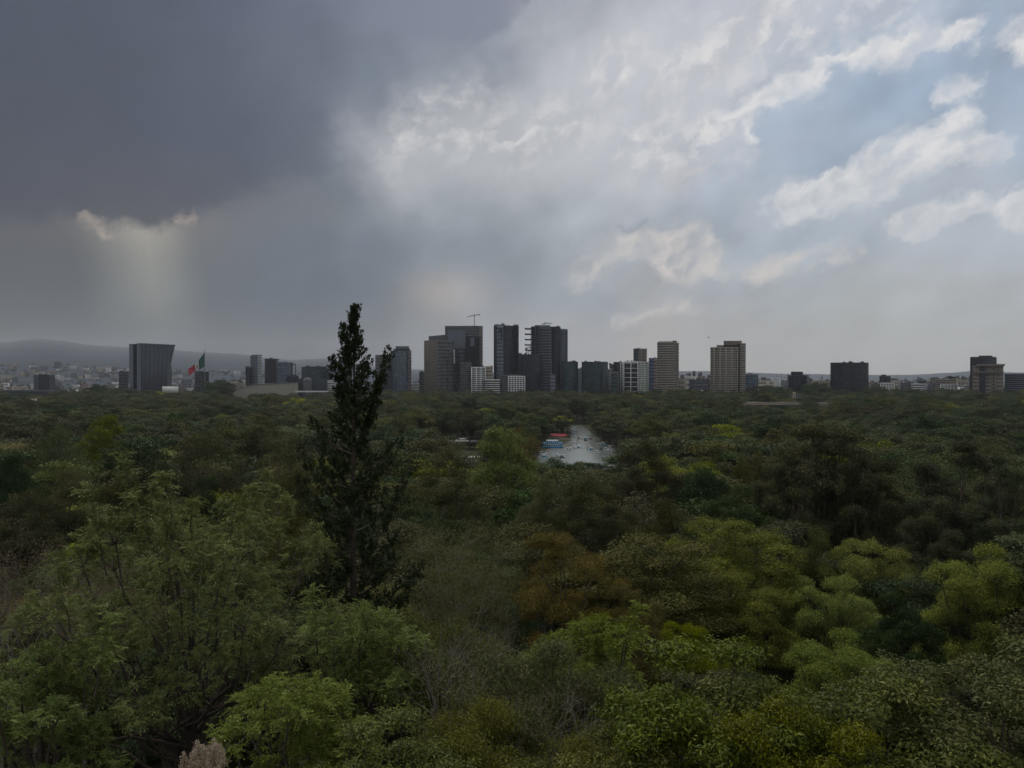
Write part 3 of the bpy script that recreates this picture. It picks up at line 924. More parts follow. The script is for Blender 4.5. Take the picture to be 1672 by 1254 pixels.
crane("tower crane on the roof of the square topped tower", 774.6, 532.5, 516.5, 762, 517.8, 783.5, 513.4, 1630)
crane("small flat crane on the roof of the tower with open floors", 890, 531, 528.6, 902, 528.6, 887, 528.3, 1560)

# --- slim black tower
t_ = tower("slim black tower with a grey left face and jagged roof", [(806.3, 10), (811, 3), (822, 0), (846.8, 14)], 532.5, 1550, 26, [('glass', M_DARK), ('plain', W_STEEL), ('glass', M_DARK)], G_NAVY, units=0)
tc_ = t_.location
mb = MB(); r_ = random.Random(4)
for X in np.arange(808, 846, 2.1):
    x, y_ = at(X, 1560); mb.box((x, y_, zat(532.5, 1550)), (2.3, 6, r_.uniform(1.0, 4.2) + (2.5 if X < 824 else 0)), base=True)
o_ = mb.build("roof_plant", M_DARK, t_, 'stuff'); o_.location = (-tc_[0], -tc_[1], 0)
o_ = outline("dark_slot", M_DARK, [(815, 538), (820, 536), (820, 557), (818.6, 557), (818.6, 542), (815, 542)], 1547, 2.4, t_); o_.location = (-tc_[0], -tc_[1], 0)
tower("stack of small balconies between the slim black tower and the open floor tower", [(847.3, 0), (851.5, 0)], 577, 1565, 10, [('balcony', W_CONC, 0.35, 4.5, 1)], G_DARK, units=0, name="balcony_stack", cat="building")

# --- tower with open floors
D = 1550
m_ = tower("half finished dark tower with open floors sticking out to the left", [(868, 3), (880, 0), (899.5, -2)], 533.5, D, 26, [('bands', W_DCONC, 0.30, 4.4), ('bands', W_STEEL, 0.30, 5.6)], G_NAVY, units=0, pent=[(873, 898, 531)], penmat=W_DCONC)
mc_ = m_.location
mb = MB()
for k, Y in enumerate((536.6, 545.5, 554.3, 563, 572)):
    x0 = at(857.2 if k < 4 else 859, D)[0]; x1 = at(869, D)[0]; mb = MB()
    mb.box(((x0 + x1) / 2, D + 10, zat(Y, D)), (x1 - x0, 20, 2.0)); mb.box((x0 + 1.0, D + 10, zat(Y, D) + 1.2), (1.8, 20, 1.2))
    o_ = mb.build("open_floor", M_DARK, m_); o_.location = (-mc_[0], -mc_[1], 0)
mb = MB(); r_ = random.Random(9)
for _ in range(26):
    X = r_.uniform(858, 868); Y = r_.uniform(566, 579); x = at(X, D)[0]
    mb.box((x, D + r_.uniform(2, 16), zat(Y, D)), (r_.uniform(1, 3.5), 1.2, r_.uniform(.5, 3)))
o_ = mb.build("scaffolding", M_DARK, m_, 'stuff'); o_.location = (-mc_[0], -mc_[1], 0)
mb = MB()
for X in (867, 874.5, 879.8): x = at(X, D)[0]; mb.box((x, D - 1.5, 0), (1.3, 1.3, zat(534, D)), base=True)
o_ = mb.build("column", M_DARK, m_); o_.location = (-mc_[0], -mc_[1], 0)
tower("tall black blade wall right of the open floors", [(900, 0), (915, 2)], 533.8, 1552, 26, [('glass', M_DARK)], G_NAVY, units=1, pent=())
tower("tall dark stack of white edged balconies on the right side of the black blade", [(915, 3), (921, 5), (926, 12)], 537.5, 1552, 20, [('balcony', W_STEEL, 0.28, 4.6, 2), ('balcony', W_STEEL, 0.28, 4.6, 1)], G_NAVY, units=0)
tower("lower dark glass wing at the foot of the open floor tower", [(851, 4), (862, 0), (884, 0)], 579, 1535, 14, [('glass', W_DCONC), ('glass', W_DCONC)], G_NAVY, units=2)
tower("blank grey wall panel building at the foot of the black blade", [(898, 0), (907, 0)], 612, 1515, 10, [('plain', W_STEEL)], G_DARK, units=2, name="building", cat="building")
tower("small teal round ended tower right of the black blade", [(918, 8), (921, 2), (928, 0), (936, 1), (941, 4), (943.5, 9)], 591, 1530, 16, [('glass', M_DARK), ('glass', W_DCONC), ('glass', W_DCONC), ('bands', M_DARK, .5), ('glass', M_DARK)], G_TEAL, units=3)
tower("distant pale block in the gap between the two teal towers", [(942, 0), (952, 0)], 602, 1900, 16, [('bands', W_STEEL, 0.5)], G_BLUE, name="building", cat="building")
tower("wide teal tower with rounded corners and a white dotted right edge", [(950, 10), (953, 4), (965, 0), (975, -1), (985, 1), (992, 8)], 591.2, 1530, 18,
      [('glass', M_DARK), ('bands', M_DARK, .4), ('glass', W_DCONC), ('glass', W_DCONC), ('grid', W_CONC, .4, 3.6, 2)], G_TEAL, units=5)

# --- gridded group
tower("far grey banded block peeping over the gridded buildings", [(995, 0), (1003, 0)], 595, 1620, 16, [('bands', W_STEEL, 0.55)], G_WIN, units=1)
tower("teal glass block with a white post at its right end", [(1002, 2), (1013, 0), (1019, 0)], 591.5, 1560, 16, [('glass', W_DCONC), ('grid', W_WHITE, .25, 5, 2)], G_TEAL, units=1)
tower("low dark glass block with white corner posts in front of the gridded block", [(997, 0), (1009.5, 0)], 608, 1500, 14, [('grid', W_CONC, .15, 8, 1)], G_TEAL, units=1)
tower("dark glass block held in a white grid frame", [(1018.5, 0), (1041.5, 0)], 590.6, 1510, 18, [('grid', W_WHITE, .12, 9.0, 2)], G_DARK, units=2)
tower("block wrapped in a white lattice with green tinted glass", [(1041.5, 0), (1052, 0), (1059, 4)], 591.2, 1512, 18, [('grid', W_WHITE, .35, 3.6, 5), ('grid', W_WHITE, .35, 3.6, 3)], m_glass("glass_green_tint", (0.05, 0.12, 0.03)), units=2)
tower("low white framed block in the gap behind the teal tower", [(992, 0), (998, 0)], 603, 1560, 14, [('bands', W_WHITE, .4)], G_WIN, units=0)
tower("plain two toned grey tower rising behind the lattice block", [(1034.3, 6), (1042, 0), (1056, 8)], 569.5, 1800, 20, [('plain', W_DCONC), ('plain', W_BROWN)], G_DARK, units=1)
tower("narrow tower half deep blue and half pinkish left of the narrow beige tower", [(1059.5, 0), (1067, 0), (1074, 4)], 585, 1640, 18, [('plain', W_BLUE), ('plain', W_PINK)], G_NAVY, units=1)
tower("narrow beige residential tower with dark balcony bands", [(1073.3, 0), (1104, 0), (1108, 6)], 559.5, 1500, 24, [('bands', W_BEIGE, 0.56, 4.6), ('plain', W_BROWN)], G_WIN, units=0, pent=[(1075, 1104, 557.4), (1098, 1105, 556.4)], penmat=W_BROWN)
tower("wide beige residential tower with stepped shoulders and a dark vertical slot", [(1160, 4), (1166, 0), (1204.5, 0)], 567.5, 1500, 26, [('bands', W_BEIGE, 0.5, 4.4), ('grid', W_BEIGE, 0.52, 4.4, 4)], G_WIN, units=0, pent=[(1170, 1204, 563.5), (1181.5, 1211, 556.5)], penmat=W_BROWN)
tower("right wing of the wide beige tower beyond the dark slot", [(1208, 0), (1217.3, 2)], 561, 1500, 24, [('bands', W_BEIGE, 0.6, 4.4)], G_WIN, units=0)
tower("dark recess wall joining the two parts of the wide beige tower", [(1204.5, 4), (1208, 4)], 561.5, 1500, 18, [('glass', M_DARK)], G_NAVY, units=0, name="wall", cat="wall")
tower("blue grey flat topped block right of the wide beige tower", [(1217.5, 0), (1238, 2)], 611.5, 1700, 20, [('glass', W_STEEL)], G_BLUE, units=2, name="office_block", cat="office block")
tower("dark glass cube with white corner frames above the cable mast", [(1285.5, 2), (1288, 0), (1317, 0), (1320.5, 3)], 613, 1560, 22, [('plain', W_CONC), ('glass', W_DCONC), ('plain', W_STEEL)], G_DARK, units=0, pent=[(1291.5, 1311, 606.8)], penmat=M_DARK, name="office_block", cat="office block")
tower("tan low building left of the dark round glass block", [(1327, 0), (1357, 2)], 622, 1640, 16, [('grid', W_BEIGE, .55, 3.6, 6)], G_WIN, units=3, name="building", cat="building")
tower("dark glass office block with a bowed front and a ring of lights near the top", [(1356, 14), (1362, 5), (1374, 0), (1387, -2), (1400, 0), (1412, 5), (1418, 14)], 592.5, 1480, 22,
      [('glass', M_DARK), ('glass', M_DARK), ('bands', W_DCONC, .3, 4.2), ('glass', W_DCONC), ('bands', W_DCONC, .3, 4.2), ('glass', M_DARK)], G_DARK, units=6, name="office_block", cat="office block")
tower("small blue grey tower alone above the white low city", [(1436, 0), (1454, 2)], 614.5, 1900, 18, [('glass', W_DCONC)], G_NAVY, units=0, pent=[(1439, 1447, 611.6)], penmat=M_DARK)
tower("white building with dark windows under the small blue grey tower", [(1438, 0), (1460, 2)], 625.5, 1750, 16, [('grid', W_WHITE, .5, 3.6, 5)], G_WIN, name="building", cat="building")
tower("white building with a row of dark top windows", [(1488, 0), (1511, 2)], 627, 1750, 16, [('bands', W_WHITE, .6, 4.6)], G_WIN, name="building", cat="building", units=0, pent=[(1500, 1510, 622.5)], penmat=W_DCONC)
tower("beige building left of the one with the water tank", [(1514, 0), (1530, 0)], 624, 1800, 16, [('bands', W_BEIGE, .6)], G_WIN, name="building", cat="building")
tower("beige terraced building carrying a square water tank", [(1527, 0), (1562, 3)], 619.5, 1760, 18, [('bands', W_BEIGE, .6, 4.4)], G_WIN, name="building", cat="building", units=2)
tk = empty("water_tank", (*at(1551.5, 1765), zat(619.5, 1760))); tag(tk, "square dark water tank on a stalk above the beige terraced building", "water tank")
mb = MB(); mb.box((0, 0, 0), (5, 5, 2.4), base=True); mb.build("stem", W_CONC, tk); mb = MB(); mb.box((0, 0, 2.4), (17.5, 10, 3.6), base=True); mb.box((0, 0, 6), (7, 6, 2.0), base=True); mb.build("tank", M_DARK, tk)
tower("white block in front of the beige terraced building", [(1536, 0), (1563, 2)], 628, 1700, 16, [('grid', W_WHITE, .55, 3.6, 5)], G_WIN, name="building", cat="building")
tower("white banded house left of the brown tower at the right edge", [(1575, 0), (1589, 0)], 629, 1650, 14, [('bands', W_WHITE, .45, 4.0)], G_WIN, name="building", cat="building")
tower("faint far block behind the white banded house", [(1569, 0), (1581, 0)], 620, 2600, 18, [('bands', W_STEEL, .5)], G_PALE, name="building", cat="building")
tower("blue grey tower with chamfered top behind the brown stone tower", [(1584, 0), (1627, 6)], 584, 1640, 24, [('glass', W_DCONC)], G_NAVY, units=0, pent=[(1584.5, 1626, 582.6), (1598, 1620, 580.6)], penmat=W_DCONC)
tb_ = tower("brown stone tower with a flared cornice and a dark central glass strip", [(1588, 2), (1599, 0), (1609, 2), (1620, 0), (1625, 0), (1638, 3)], 598, 1480, 24,
      [('plain', W_BROWN), ('glass', M_DARK), ('plain', W_BROWN), ('grid', W_BROWN, .5, 6.0, 1), ('plain', W_BROWN)], G_NAVY, units=0)
tq = tb_.location
for (ya, yb, xa, xb) in ((594.3, 597.5, 1594, 1641.5), (606.5, 608.6, 1587, 1640)):
    o_ = outline("cornice", W_BROWN, [(xa, ya), (xb, ya), (xb - 1.6, yb), (xa + .5, yb)], 1475, 28, tb_); o_.location = (-tq[0], -tq[1], 0)
tower("wide dark banded office block cut by the right edge", [(1640.5, 0), (1720, 10)], 610.5, 1520, 24, [('bands', W_STEEL, .35, 4.2)], G_NAVY, name="office_block", cat="office block", units=0)
tower("dark low block with white window edges in the hazy city on the left", [(55, 0), (63, 1), (81, 1), (90, 0)], 612, 1900, 20, [('bands', W_STEEL, .4, 5), ('glass', M_DARK), ('bands', W_STEEL, .4, 5)], G_NAVY, name="office_block", cat="office block")
tower("dark plain block just left of the tilted top tower", [(194, 0), (210, 0)], 607, 1900, 20, [('plain', W_DCONC)], G_DARK, name="office_block", cat="office block")
tower("dull grey block behind the foot of the flagpole", [(318, 2), (330, 0), (341, 4)], 607, 1850, 20, [('plain', W_DCONC), ('bands', W_DCONC, .5)], G_DARK, name="office_block", cat="office block")

# --- low buildings of the far city
CITY_WALLS = [W_WHITE, W_CREAM, W_CONC, W_BEIGE, W_STEEL, W_PINK, W_DCONC, W_WHITE]
CITY_WORDS = ["white", "cream", "grey", "beige", "blue grey", "terracotta", "dark grey", "bright white"]
low = []
for i, wm in enumerate(CITY_WALLS):
    r_ = random.Random(40 + i); W = r_.uniform(22, 40); Dp = 16.0; Hb = (12, 18, 26, 15, 22, 10, 20, 14)[i]
    wb = MB(); gb = MB(); rb = MB()
    gb.box((0, 0, 0), (W - .6, Dp - .6, Hb - .3), base=True)
    z = 0
    while z < Hb - 1:
        wb.box((0, 0, z), (W, Dp, 1.7), base=True); z += 3.3
    for k in range(7): wb.box((-W / 2 + W * k / 6 * .995 + .1, 0, 0), (1.4, Dp + .06, Hb), base=True)
    wb.box((0, 0, Hb - .9), (W + .1, Dp + .1, 1.4), base=True)
    for k in range(3): rb.box((r_.uniform(-W / 3, W / 3), r_.uniform(-4, 4), Hb + .5), (r_.uniform(2, 7), r_.uniform(2, 5), r_.uniform(1.2, 3.2)), base=True)
    low.append((wb.mesh("low_wall", wm), gb.mesh("low_window", G_WIN), rb.mesh("low_roof_box", W_CONC), W, Hb))
cr_ = random.Random(77)
def low_building(X, d, Ht, where, zb=0.0):
    i = cr_.randrange(len(low)); wm, gm, rm, W, Hb = low[i]
    x, y_ = at(X, d); root = empty("city_building", (x, y_, zb), cr_.uniform(-.5, .5) - math.atan2(x, y_))
    size = "tall" if Ht > 30 else ("low" if Ht < 14 else "middling")
    lab = f"{size} {CITY_WORDS[i]} block § in the {where}"
    tag(root, lab, "building", f"{size} {CITY_WORDS[i]} blocks among the {where}")
    sx = cr_.uniform(.6, 1.25)
    for nm, me_ in (("wall", wm), ("window", gm), ("roof_box", rm)):
        o = bpy.data.objects.new(nm, me_); link(o, root); o.scale = (sx, 1, Ht / Hb)
        if nm == "window": o['kind'] = 'stuff'
for _ in range(118): 
    X = cr_.uniform(-30, 400) if _ % 3 else cr_.uniform(-30, 200); d = cr_.uniform(3400, 5000); low_building(X, d, cr_.uniform(8, 26), "hazy slope at far left", slope_z(X, d) - 1)
for _ in range(34):
    X = cr_.uniform(-20, 205); d = cr_.uniform(1900, 2900); low_building(X, d, cr_.uniform(12, 38), "roofs left of the tilted tower")
for _ in range(22):
    X = cr_.uniform(290, 400); d = cr_.uniform(1800, 2800); low_building(X, d, cr_.uniform(14, 42), "roofs around the flagpole foot")
for _ in range(14):
    X = cr_.uniform(1109, 1160); d = cr_.uniform(1700, 2400); low_building(X, d, cr_.uniform(25, 58), "cluster between two beige towers")
for _ in range(16):
    X = cr_.uniform(1225, 1290); d = cr_.uniform(1750, 2500); low_building(X, d, cr_.uniform(22, 48), "roofs left of the dark glass cube")
for _ in range(8):
    X = cr_.uniform(1320, 1357); d = cr_.uniform(1750, 2500); low_building(X, d, cr_.uniform(25, 46), "roofs right of the dark glass cube")
for _ in range(62):
    X = cr_.uniform(1418, 1590); d = cr_.uniform(1750, 2800); low_building(X, d, cr_.uniform(24, 56) * (.8 if X < 1500 else .9), "white low city on the right")
for _ in range(8):
    X = cr_.uniform(655, 700); d = cr_.uniform(1800, 2600); low_building(X, d, cr_.uniform(14, 40), "gap left of the hotel tower")
for _ in range(18):
    X = cr_.uniform(1000, 1800); d = cr_.uniform(3000, 5200); low_building(X, d, cr_.uniform(30, 66), "faint skyline at far right")
# antenna mast on the tan building
an = empty("antenna_mast", (*at(1342, 1645), zat(622, 1640))); tag(an, "short bushy antenna mast on the tan low building", "antenna")
mb = MB(); mb.tube([(0, 0, 0), (0, 0, 14)], [.5, .2], 5)
for k in range(22): a_ = k * 2.4; mb.tube([(0, 0, 4 + k * .42), (math.cos(a_) * (3.4 - k * .12), math.sin(a_) * 2, 4.6 + k * .42)], [.25, .15], 3)
mb.build("mast", M_DARK, an)
an = empty("antenna_mast", (*at(1276.5, 1800), 0)); tag(an, "thin pale antenna standing left of the dark glass cube", "antenna")
mb = MB(); mb.tube([(0, 0, 0), (0, 0, zat(609, 1800))], [.8, .4], 5); mb.build("mast", W_STEEL, an)

# --- things in the wood
root = empty("long_roof", (*at(1302, 1150), 0)); tag(root, "long low pale roof edge showing above the wood below the cable mast", "roof")
lx, ly = at(1302, 1150)
o_ = outline("fascia", W_BEIGE, [(1209, 662), (1211, 656.8), (1303, 656.6), (1396, 658.6), (1395, 663.6), (1303, 661.2)], 1150, 14, root); o_.location = (-lx, -ly, 0)
mb = MB()
for X in range(1215, 1395, 20): x, y_ = at(X, 1154); mb.box((x - lx, y_ - ly, 0), (.9, .9, zat(660, 1154)), base=True)
mb.build("post", W_CONC, root)
root = empty("cable_mast", (*at(1297, 1200), 0)); tag(root, "pale concrete mast with fanned cables above the long roof", "mast")
zt = zat(641, 1200); mb = MB()
for s_ in (-1, 1): mb.tube([(s_ * 3.2, 0, 0), (s_ * 1.1, 0, zt)], [1.4, .9], 6)
mb.box((0, 0, zt - 3), (3.4, 2, 3.6), base=True); mb.box((0, 0, zt - 12), (3.6, 1.6, 1.4), base=True); mb.build("mast", W_CREAM, root)
mb = MB()
for s_ in (-1, 1):
    for k in range(6):
        zz = zt - 1.2 - k * 1.4; mb.tube([(s_ * .8, 0, zz), (s_ * (34 - k * 4.6), -4, zat(661, 1200))], [.3, .3], 3)
mb.build("cable", W_STEEL, root)
root = empty("long_hall", (*at(44, 1560), 0)); tag(root, "long flat pale roofed hall at the left edge behind the wood", "hall")
lx, ly = at(44, 1560)
for nm, pts, mt in (("wall", [(-30, 660), (-30, 637.6), (88, 638.6), (88, 660)], W_DCONC), ("roof_edge", [(-30, 638.4), (-30, 636.0), (89, 637.4), (89, 639.6)], W_CONC)):
    o_ = outline(nm, mt, pts, 1560 if nm == "wall" else 1557, 14, root); o_.location = (-lx, -ly, 0)
root = empty("billboard", (*at(278, 1300), 0)); tag(root, "white screen like billboard showing above the wood under the tilted tower", "billboard")
bx, by = at(278, 1300); z0_ = zat(641, 1300); z1_ = zat(631, 1300)
mb = MB(); mb.box((0, 0, z0_), (26.5, 1.0, z1_ - z0_), base=True); mb.build("panel", m_plain("billboard_white", (0.62, 0.62, 0.58), .7, .1, .3), root)
mb = MB()
for s_ in (-9, 9): mb.box((s_, .8, 0), (.8, .6, z0_ + 2), base=True)
mb.build("post", M_DARK, root)
root = empty("small_hut", (*at(54, 1100), 0)); tag(root, "tiny cream hut top in the wood at the far left", "hut")
mb = MB(); mb.box((0, 0, 0), (7, 5, zat(650.5, 1100)), base=True); mb.build("wall", W_CREAM, root); mb = MB(); mb.prism([(-4, -3), (4, -3), (4, 3), (-4, 3)], zat(650.5, 1100), zat(649.6, 1100)); mb.build("roof", W_CONC, root)
for (X, Y, d, w) in ((1408, 671, 900, 9), (1442, 668, 1000, 5), (1466, 668, 1010, 7)):
    root = empty("white_tent", (*at(X, d), 0)); tag(root, {1408: "white pointed tent among the trees, leftmost of three on the right", 1442: "small white tent, middle one of three among the trees on the right", 1466: "white tent, rightmost of three among the trees on the right"}[X], "tent", "white tents in the wood")
    z = zat(Y, d); mb = MB(); mb.prism([(-w / 2, -3), (w / 2, -3), (w / 2, 3), (-w / 2, 3)], z - 2.4, z - 1.2); mb.add([(-w / 2, -3, z - 1.2), (w / 2, -3, z - 1.2), (w / 2, 3, z - 1.2), (-w / 2, 3, z - 1.2), (0, 0, z + 1.4)], [(0, 1, 4), (1, 2, 4), (2, 3, 4), (3, 0, 4)]); mb.build("canopy", W_WHITE, root)
    mb = MB()
    for sx in (-1, 1):
        for sy in (-1, 1): mb.box((sx * w * .46, sy * 2.8, 0), (.15, .15, z - 2.4), base=True)
    mb.build("pole", W_STEEL, root)
root = empty("white_statue", (*at(1494, 800), 0)); tag(root, "slim white statue like post sticking out of the wood on the right", "statue")
z = zat(672, 800); mb = MB(); mb.tube([(0, 0, 0), (0, 0, z - 5)], [.8, .6], 6); mb.build("column", W_CONC, root); mb = MB(); mb.tube([(0, 0, z - 5), (0.2, 0, z - 3), (0, 0, z - 1.4), (0.2, 0, z)], [.9, 1.2, .8, .3], 7); mb.build("figure", W_WHITE, root)

# white pavilion left of the lake
D = 620
root = empty("pavilion", (*at(754, D), 0)); tag(root, "low white pavilion with a small raised centre left of the lake", "pavilion")
lx, ly = at(754, D)
mb = MB(); mb.box((0, 3, 0), (22, 8, zat(724, D) + .3), base=True); mb.build("wall", W_CREAM, root)
mb = MB(); mb.box((0, 2, zat(721.5, D)), (25, 11, .9), base=True); mb.box((-9, 0, zat(723, D)), (8, 7, .6), base=True); mb.build("roof", W_WHITE, root)
mb = MB(); mb.box((-1, 4, zat(719.8, D)), (9, 5, 1.6), base=True); mb.box((-3.4, 4, zat(717, D)), (2, 2, .9), base=True); mb.box((1.4, 4, zat(717, D)), (1.6, 2, .7), base=True); mb.build("roof_box", W_WHITE, root)
mb = MB(); mb.tube([(-4, 4, zat(718, D)), (-4, 4, zat(708, D))], [.12, .06], 4); mb.build("flag_mast", W_STEEL, root)
mb = MB()
for k in range(10): mb.box((-10 + k * 2.2, -1.2, 0), (1.3, .3, 2.2), base=True)
mb.build("window", G_WIN, root, 'stuff')
D = 505
mb = MB(); x, y_ = at(756, D); mb.box((x, y_, 0.0), (34, 20, .12), base=True); o = mb.build("paved_yard", m_plain("yard_paving", (0.16, 0.155, 0.145), .9, .2, .3)); tag(o, "pale paved yard below the white pavilion", kind='structure')
for k, (X, w, col, word) in enumerate(((738, 5.5, W_WHITE, "white awning at the left end of the yard below the pavilion"), (752, 6, W_CONC, "grey awning in the middle of the yard below the pavilion"), (770, 4.5, W_WHITE, "white awning right of the grey one in the yard"), (784, 4, W_CREAM, "cream awning at the right end of the yard"))):
    root = empty("stall_awning", (*at(X, D + 2), 0.12)); tag(root, word, "awning", "awnings in the yard below the pavilion")
    mb = MB(); mb.prism([(-w / 2, -1.6), (w / 2, -1.6), (w / 2, 1.6), (-w / 2, 1.6)], 2.3, [2.6, 2.6, 3.1, 3.1]); mb.build("canopy", col, root)
    mb = MB()
    for sx in (-1, 1):
        for sy in (-1, 1): mb.box((sx * (w / 2 - .1), sy * 1.5, 0), (.1, .1, 2.3), base=True)
    mb.build("pole", W_STEEL, root)

# blue boat house at the lake
D = 606
root = empty("boat_house", (*at(903, D), 0)); tag(root, "bright blue and white two decked boat landing on the lake", "boat house")
M_CYAN = m_plain("paint_bright_blue", (0.03, 0.24, 0.46), .6, .1, .5); M_WHT = m_plain("paint_white", (0.62, 0.64, 0.66), .6, .08, .5); M_RED = m_plain("paint_red", (0.42, 0.06, 0.07), .6, .1, .5)
mb = MB(); mb.box((0, 0, 0.1), (15.5, 7, .9), base=True); mb.build("hull", M_CYAN, root)
mb = MB(); mb.box((0, 0, 1.0), (13.5, 5.6, 2.0), base=True); mb.build("cabin", M_WHT, root)
mb = MB()
for k in range(8): mb.box((-5.9 + k * 1.7, -2.85, 1.5), (1.0, .12, 1.0), base=True)
mb.build("window", G_BLUE, root)
mb = MB(); mb.box((.0, 0, 3.0), (15, 6.6, .5), base=True); mb.build("deck", M_CYAN, root)
mb = MB(); mb.box((-.5, 0, 3.5), (8.5, 4.2, 1.9), base=True); mb.build("upper_cabin", M_CYAN, root)
mb = MB()
for k in range(5): mb.box((-3.7 + k * 1.6, -2.15, 3.9), (1.0, .12, 1.1), base=True)
mb.box((-.5, 0, 5.4), (9.6, 5.2, .3), base=True); mb.build("trim", M_WHT, root)
mb = MB()
for k in range(9): mb.box((-7.2 + k * 1.8, -3.2, 3.5), (.1, .1, 1.0), base=True)
mb.box((0, -3.2, 4.4), (14.8, .1, .12), base=True); mb.build("railing", M_WHT, root)
mb = MB(); mb.tube([(1.5, 0, 5.7), (1.5, 0, 8.6)], [.12, .06], 5); mb.tube([(-3, 0, 5.7), (-3, 0, 7.8)], [.1, .06], 5); mb.build("mast", M_WHT, root)
D = 690
root = empty("pier_kiosk", (*at(912, D), 0)); tag(root, "red roofed kiosk on the lake shore behind the blue landing", "kiosk")
mb = MB(); mb.box((0, 0, 0), (12, 4, 2.6), base=True); mb.build("wall", W_CREAM, root)
mb = MB(); mb.prism([(-7, -3), (7, -3), (7, 3), (-7, 3)], 2.6, [2.9, 2.9, 4.4, 4.4]); mb.build("roof", M_RED, root)
root = empty("pier", (*at(925, 680), 0)); tag(root, "pale wooden pier reaching into the lake from the red roofed kiosk", "pier")
mb = MB(); mb.box((4, 0, .5), (20, 2.4, .25), base=True); mb.build("deck", W_CREAM, root); mb = MB()
for k in range(7): mb.tube([(-5 + k * 3, 0, -.5), (-5 + k * 3, 0, .5)], [.14, .14], 5)
mb.build("pile", M_DARK, root)

# pedal and rowing boats
def boat_meshes(hullm, canopym):
    hb = MB(); st = [(-1.9, .3), (-1.5, .65), (-.5, .8), (.6, .8), (1.4, .55), (2.0, .12)]
    V = []
    for x, w in st: V += [(x, -w, .55), (x, -w * .7, .0), (x, w * .7, .0), (x, w, .55)]
    F = [(i * 4 + j, (i + 1) * 4 + j, (i + 1) * 4 + j + 1, i * 4 + j + 1) for i in range(5) for j in range(3)] + [(0, 1, 2, 3), (23, 22, 21, 20)] + [(i * 4 + 3, (i + 1) * 4 + 3, (i + 1) * 4, i * 4) for i in range(5)]
    hb.add(V, F)
    sb = MB(); sb.box((-.5, 0, .55), (.5, 1.1, .3), base=True); sb.box((-.8, 0, .8), (.1, 1.1, .45), base=True)
    cb = MB(); cb.prism([(-1.2, -.7), (.9, -.7), (.9, .7), (-1.2, .7)], 1.75, 1.85)
    for sx in (-1.1, .8):
        for sy in (-.6, .6): cb.box((sx, sy, .5), (.06, .06, 1.26), base=True)
    return hb.mesh("boat_hull", hullm), sb.mesh("boat_seat", M_DARK), (cb.mesh("boat_canopy", canopym) if canopym else None)
BOATS = [("white boat with white canopy", boat_meshes(M_WHT, M_WHT)), ("blue boat with white canopy", boat_meshes(M_CYAN, M_WHT)), ("open pale rowing boat", boat_meshes(M_WHT, None)), ("white boat with red canopy", boat_meshes(M_WHT, M_RED)), ("dark open rowing boat", boat_meshes(W_DCONC, None))]
spots = []
br = random.Random(12)
for (Xa, Xb, Ya, Yb, n, where) in ((884, 900, 738, 748, 4, "by the left shore"), (908, 925, 742, 750, 3, "nearest the tree tops"), (925, 966, 731, 735, 11, "in the row across the lake"),
                                   (930, 950, 722, 729, 5, "right of the blue landing"), (935, 965, 712, 720, 9, "bunched beyond the pier"), (934, 960, 697, 708, 9, "at the far end of the lake"), (978, 1002, 725, 735, 7, "under the right shore"), (960, 975, 726, 740, 3, "in the open water")):
    for _ in range(n): spots.append((br.uniform(Xa, Xb), br.uniform(Ya, Yb), where))
for X, Y, where in spots:
    d = 55 * F_PX / (Y - 616); x, y_ = at(X, d)
    if not in_poly(x, y_, LAKE): continue
    k = br.choices(range(5), [5, 2, 4, 1, 2])[0]; nm, (h_, s_, c_) = BOATS[k]
    root = empty("lake_boat", (x, y_, 0.02), br.uniform(-.8, .8)); tag(root, f"{nm} {where}", "boat", f"{nm}s {where}".replace("boat with", "boats with"))
    for pn, me_ in (("hull", h_), ("seat", s_), ("canopy", c_)):
        if me_: link(bpy.data.objects.new(pn, me_), root)

# road and rail glimpsed at right, and a bird
D = 330
root = empty("bridge_rail", (*at(1474, D), 0)); tag(root, "short length of white railing glimpsed between the feathery trees on the right", "railing")
lx, ly = at(1474, D); za = zat(808, D); mb = MB()
x0 = at(1461, D)[0] - lx; x1 = at(1486, D)[0] - lx
mb.tube([(x0, 0, za + 1.2), (x1, 0, za - 1.0)], [.12, .12], 5); mb.tube([(x0, -2.0, za - .6), (x1, -2.0, za - 3.2)], [.16, .16], 5)
mb.build("rail", M_WHT, root)
mb = MB(); mb.prism([(x0, -2.4), (x1, -2.4), (x1, 0.4), (x0, 0.4)], -0.5, [za - .9, za - 3.5, za - 3.0, za - .5]); mb.build("deck", W_CONC, root)
root = empty("flying_bird", (*at(1157, 230), zat(551, 230)), 0.5); tag(root, "small dark bird flying in the sky left of the wide beige tower", "bird")
bm = bmesh.new(); body = [(-.32, 0, 0), (-.12, 0, .02), (.1, 0, .02), (.26, 0, .05), (-.45, 0, .01)]
wing = [(0, .28, .12), (-.06, .58, .05), (0, -.28, .12), (-.06, -.58, .05)]
vv = [bm.verts.new(p) for p in body + wing]
for a_, b_ in ((0, 1), (1, 2), (2, 3), (0, 4), (1, 5), (5, 6), (1, 7), (7, 8)): bm.edges.new((vv[a_], vv[b_]))
me = bpy.data.meshes.new("bird_body"); bm.to_mesh(me); bm.free()
bo = link(bpy.data.objects.new("body", me), root); me.materials.append(m_plain("feathers_dark", (.03, .03, .03)))
sk = bo.modifiers.new("skin", 'SKIN')
for v_, r2 in zip(me.skin_vertices[0].data, (.07, .10, .10, .05, .05, .045, .02, .045, .02)): v_.radius = (r2, r2)
bo.modifiers.new("smooth", 'SUBSURF').levels = 1
print("city things", N_B)

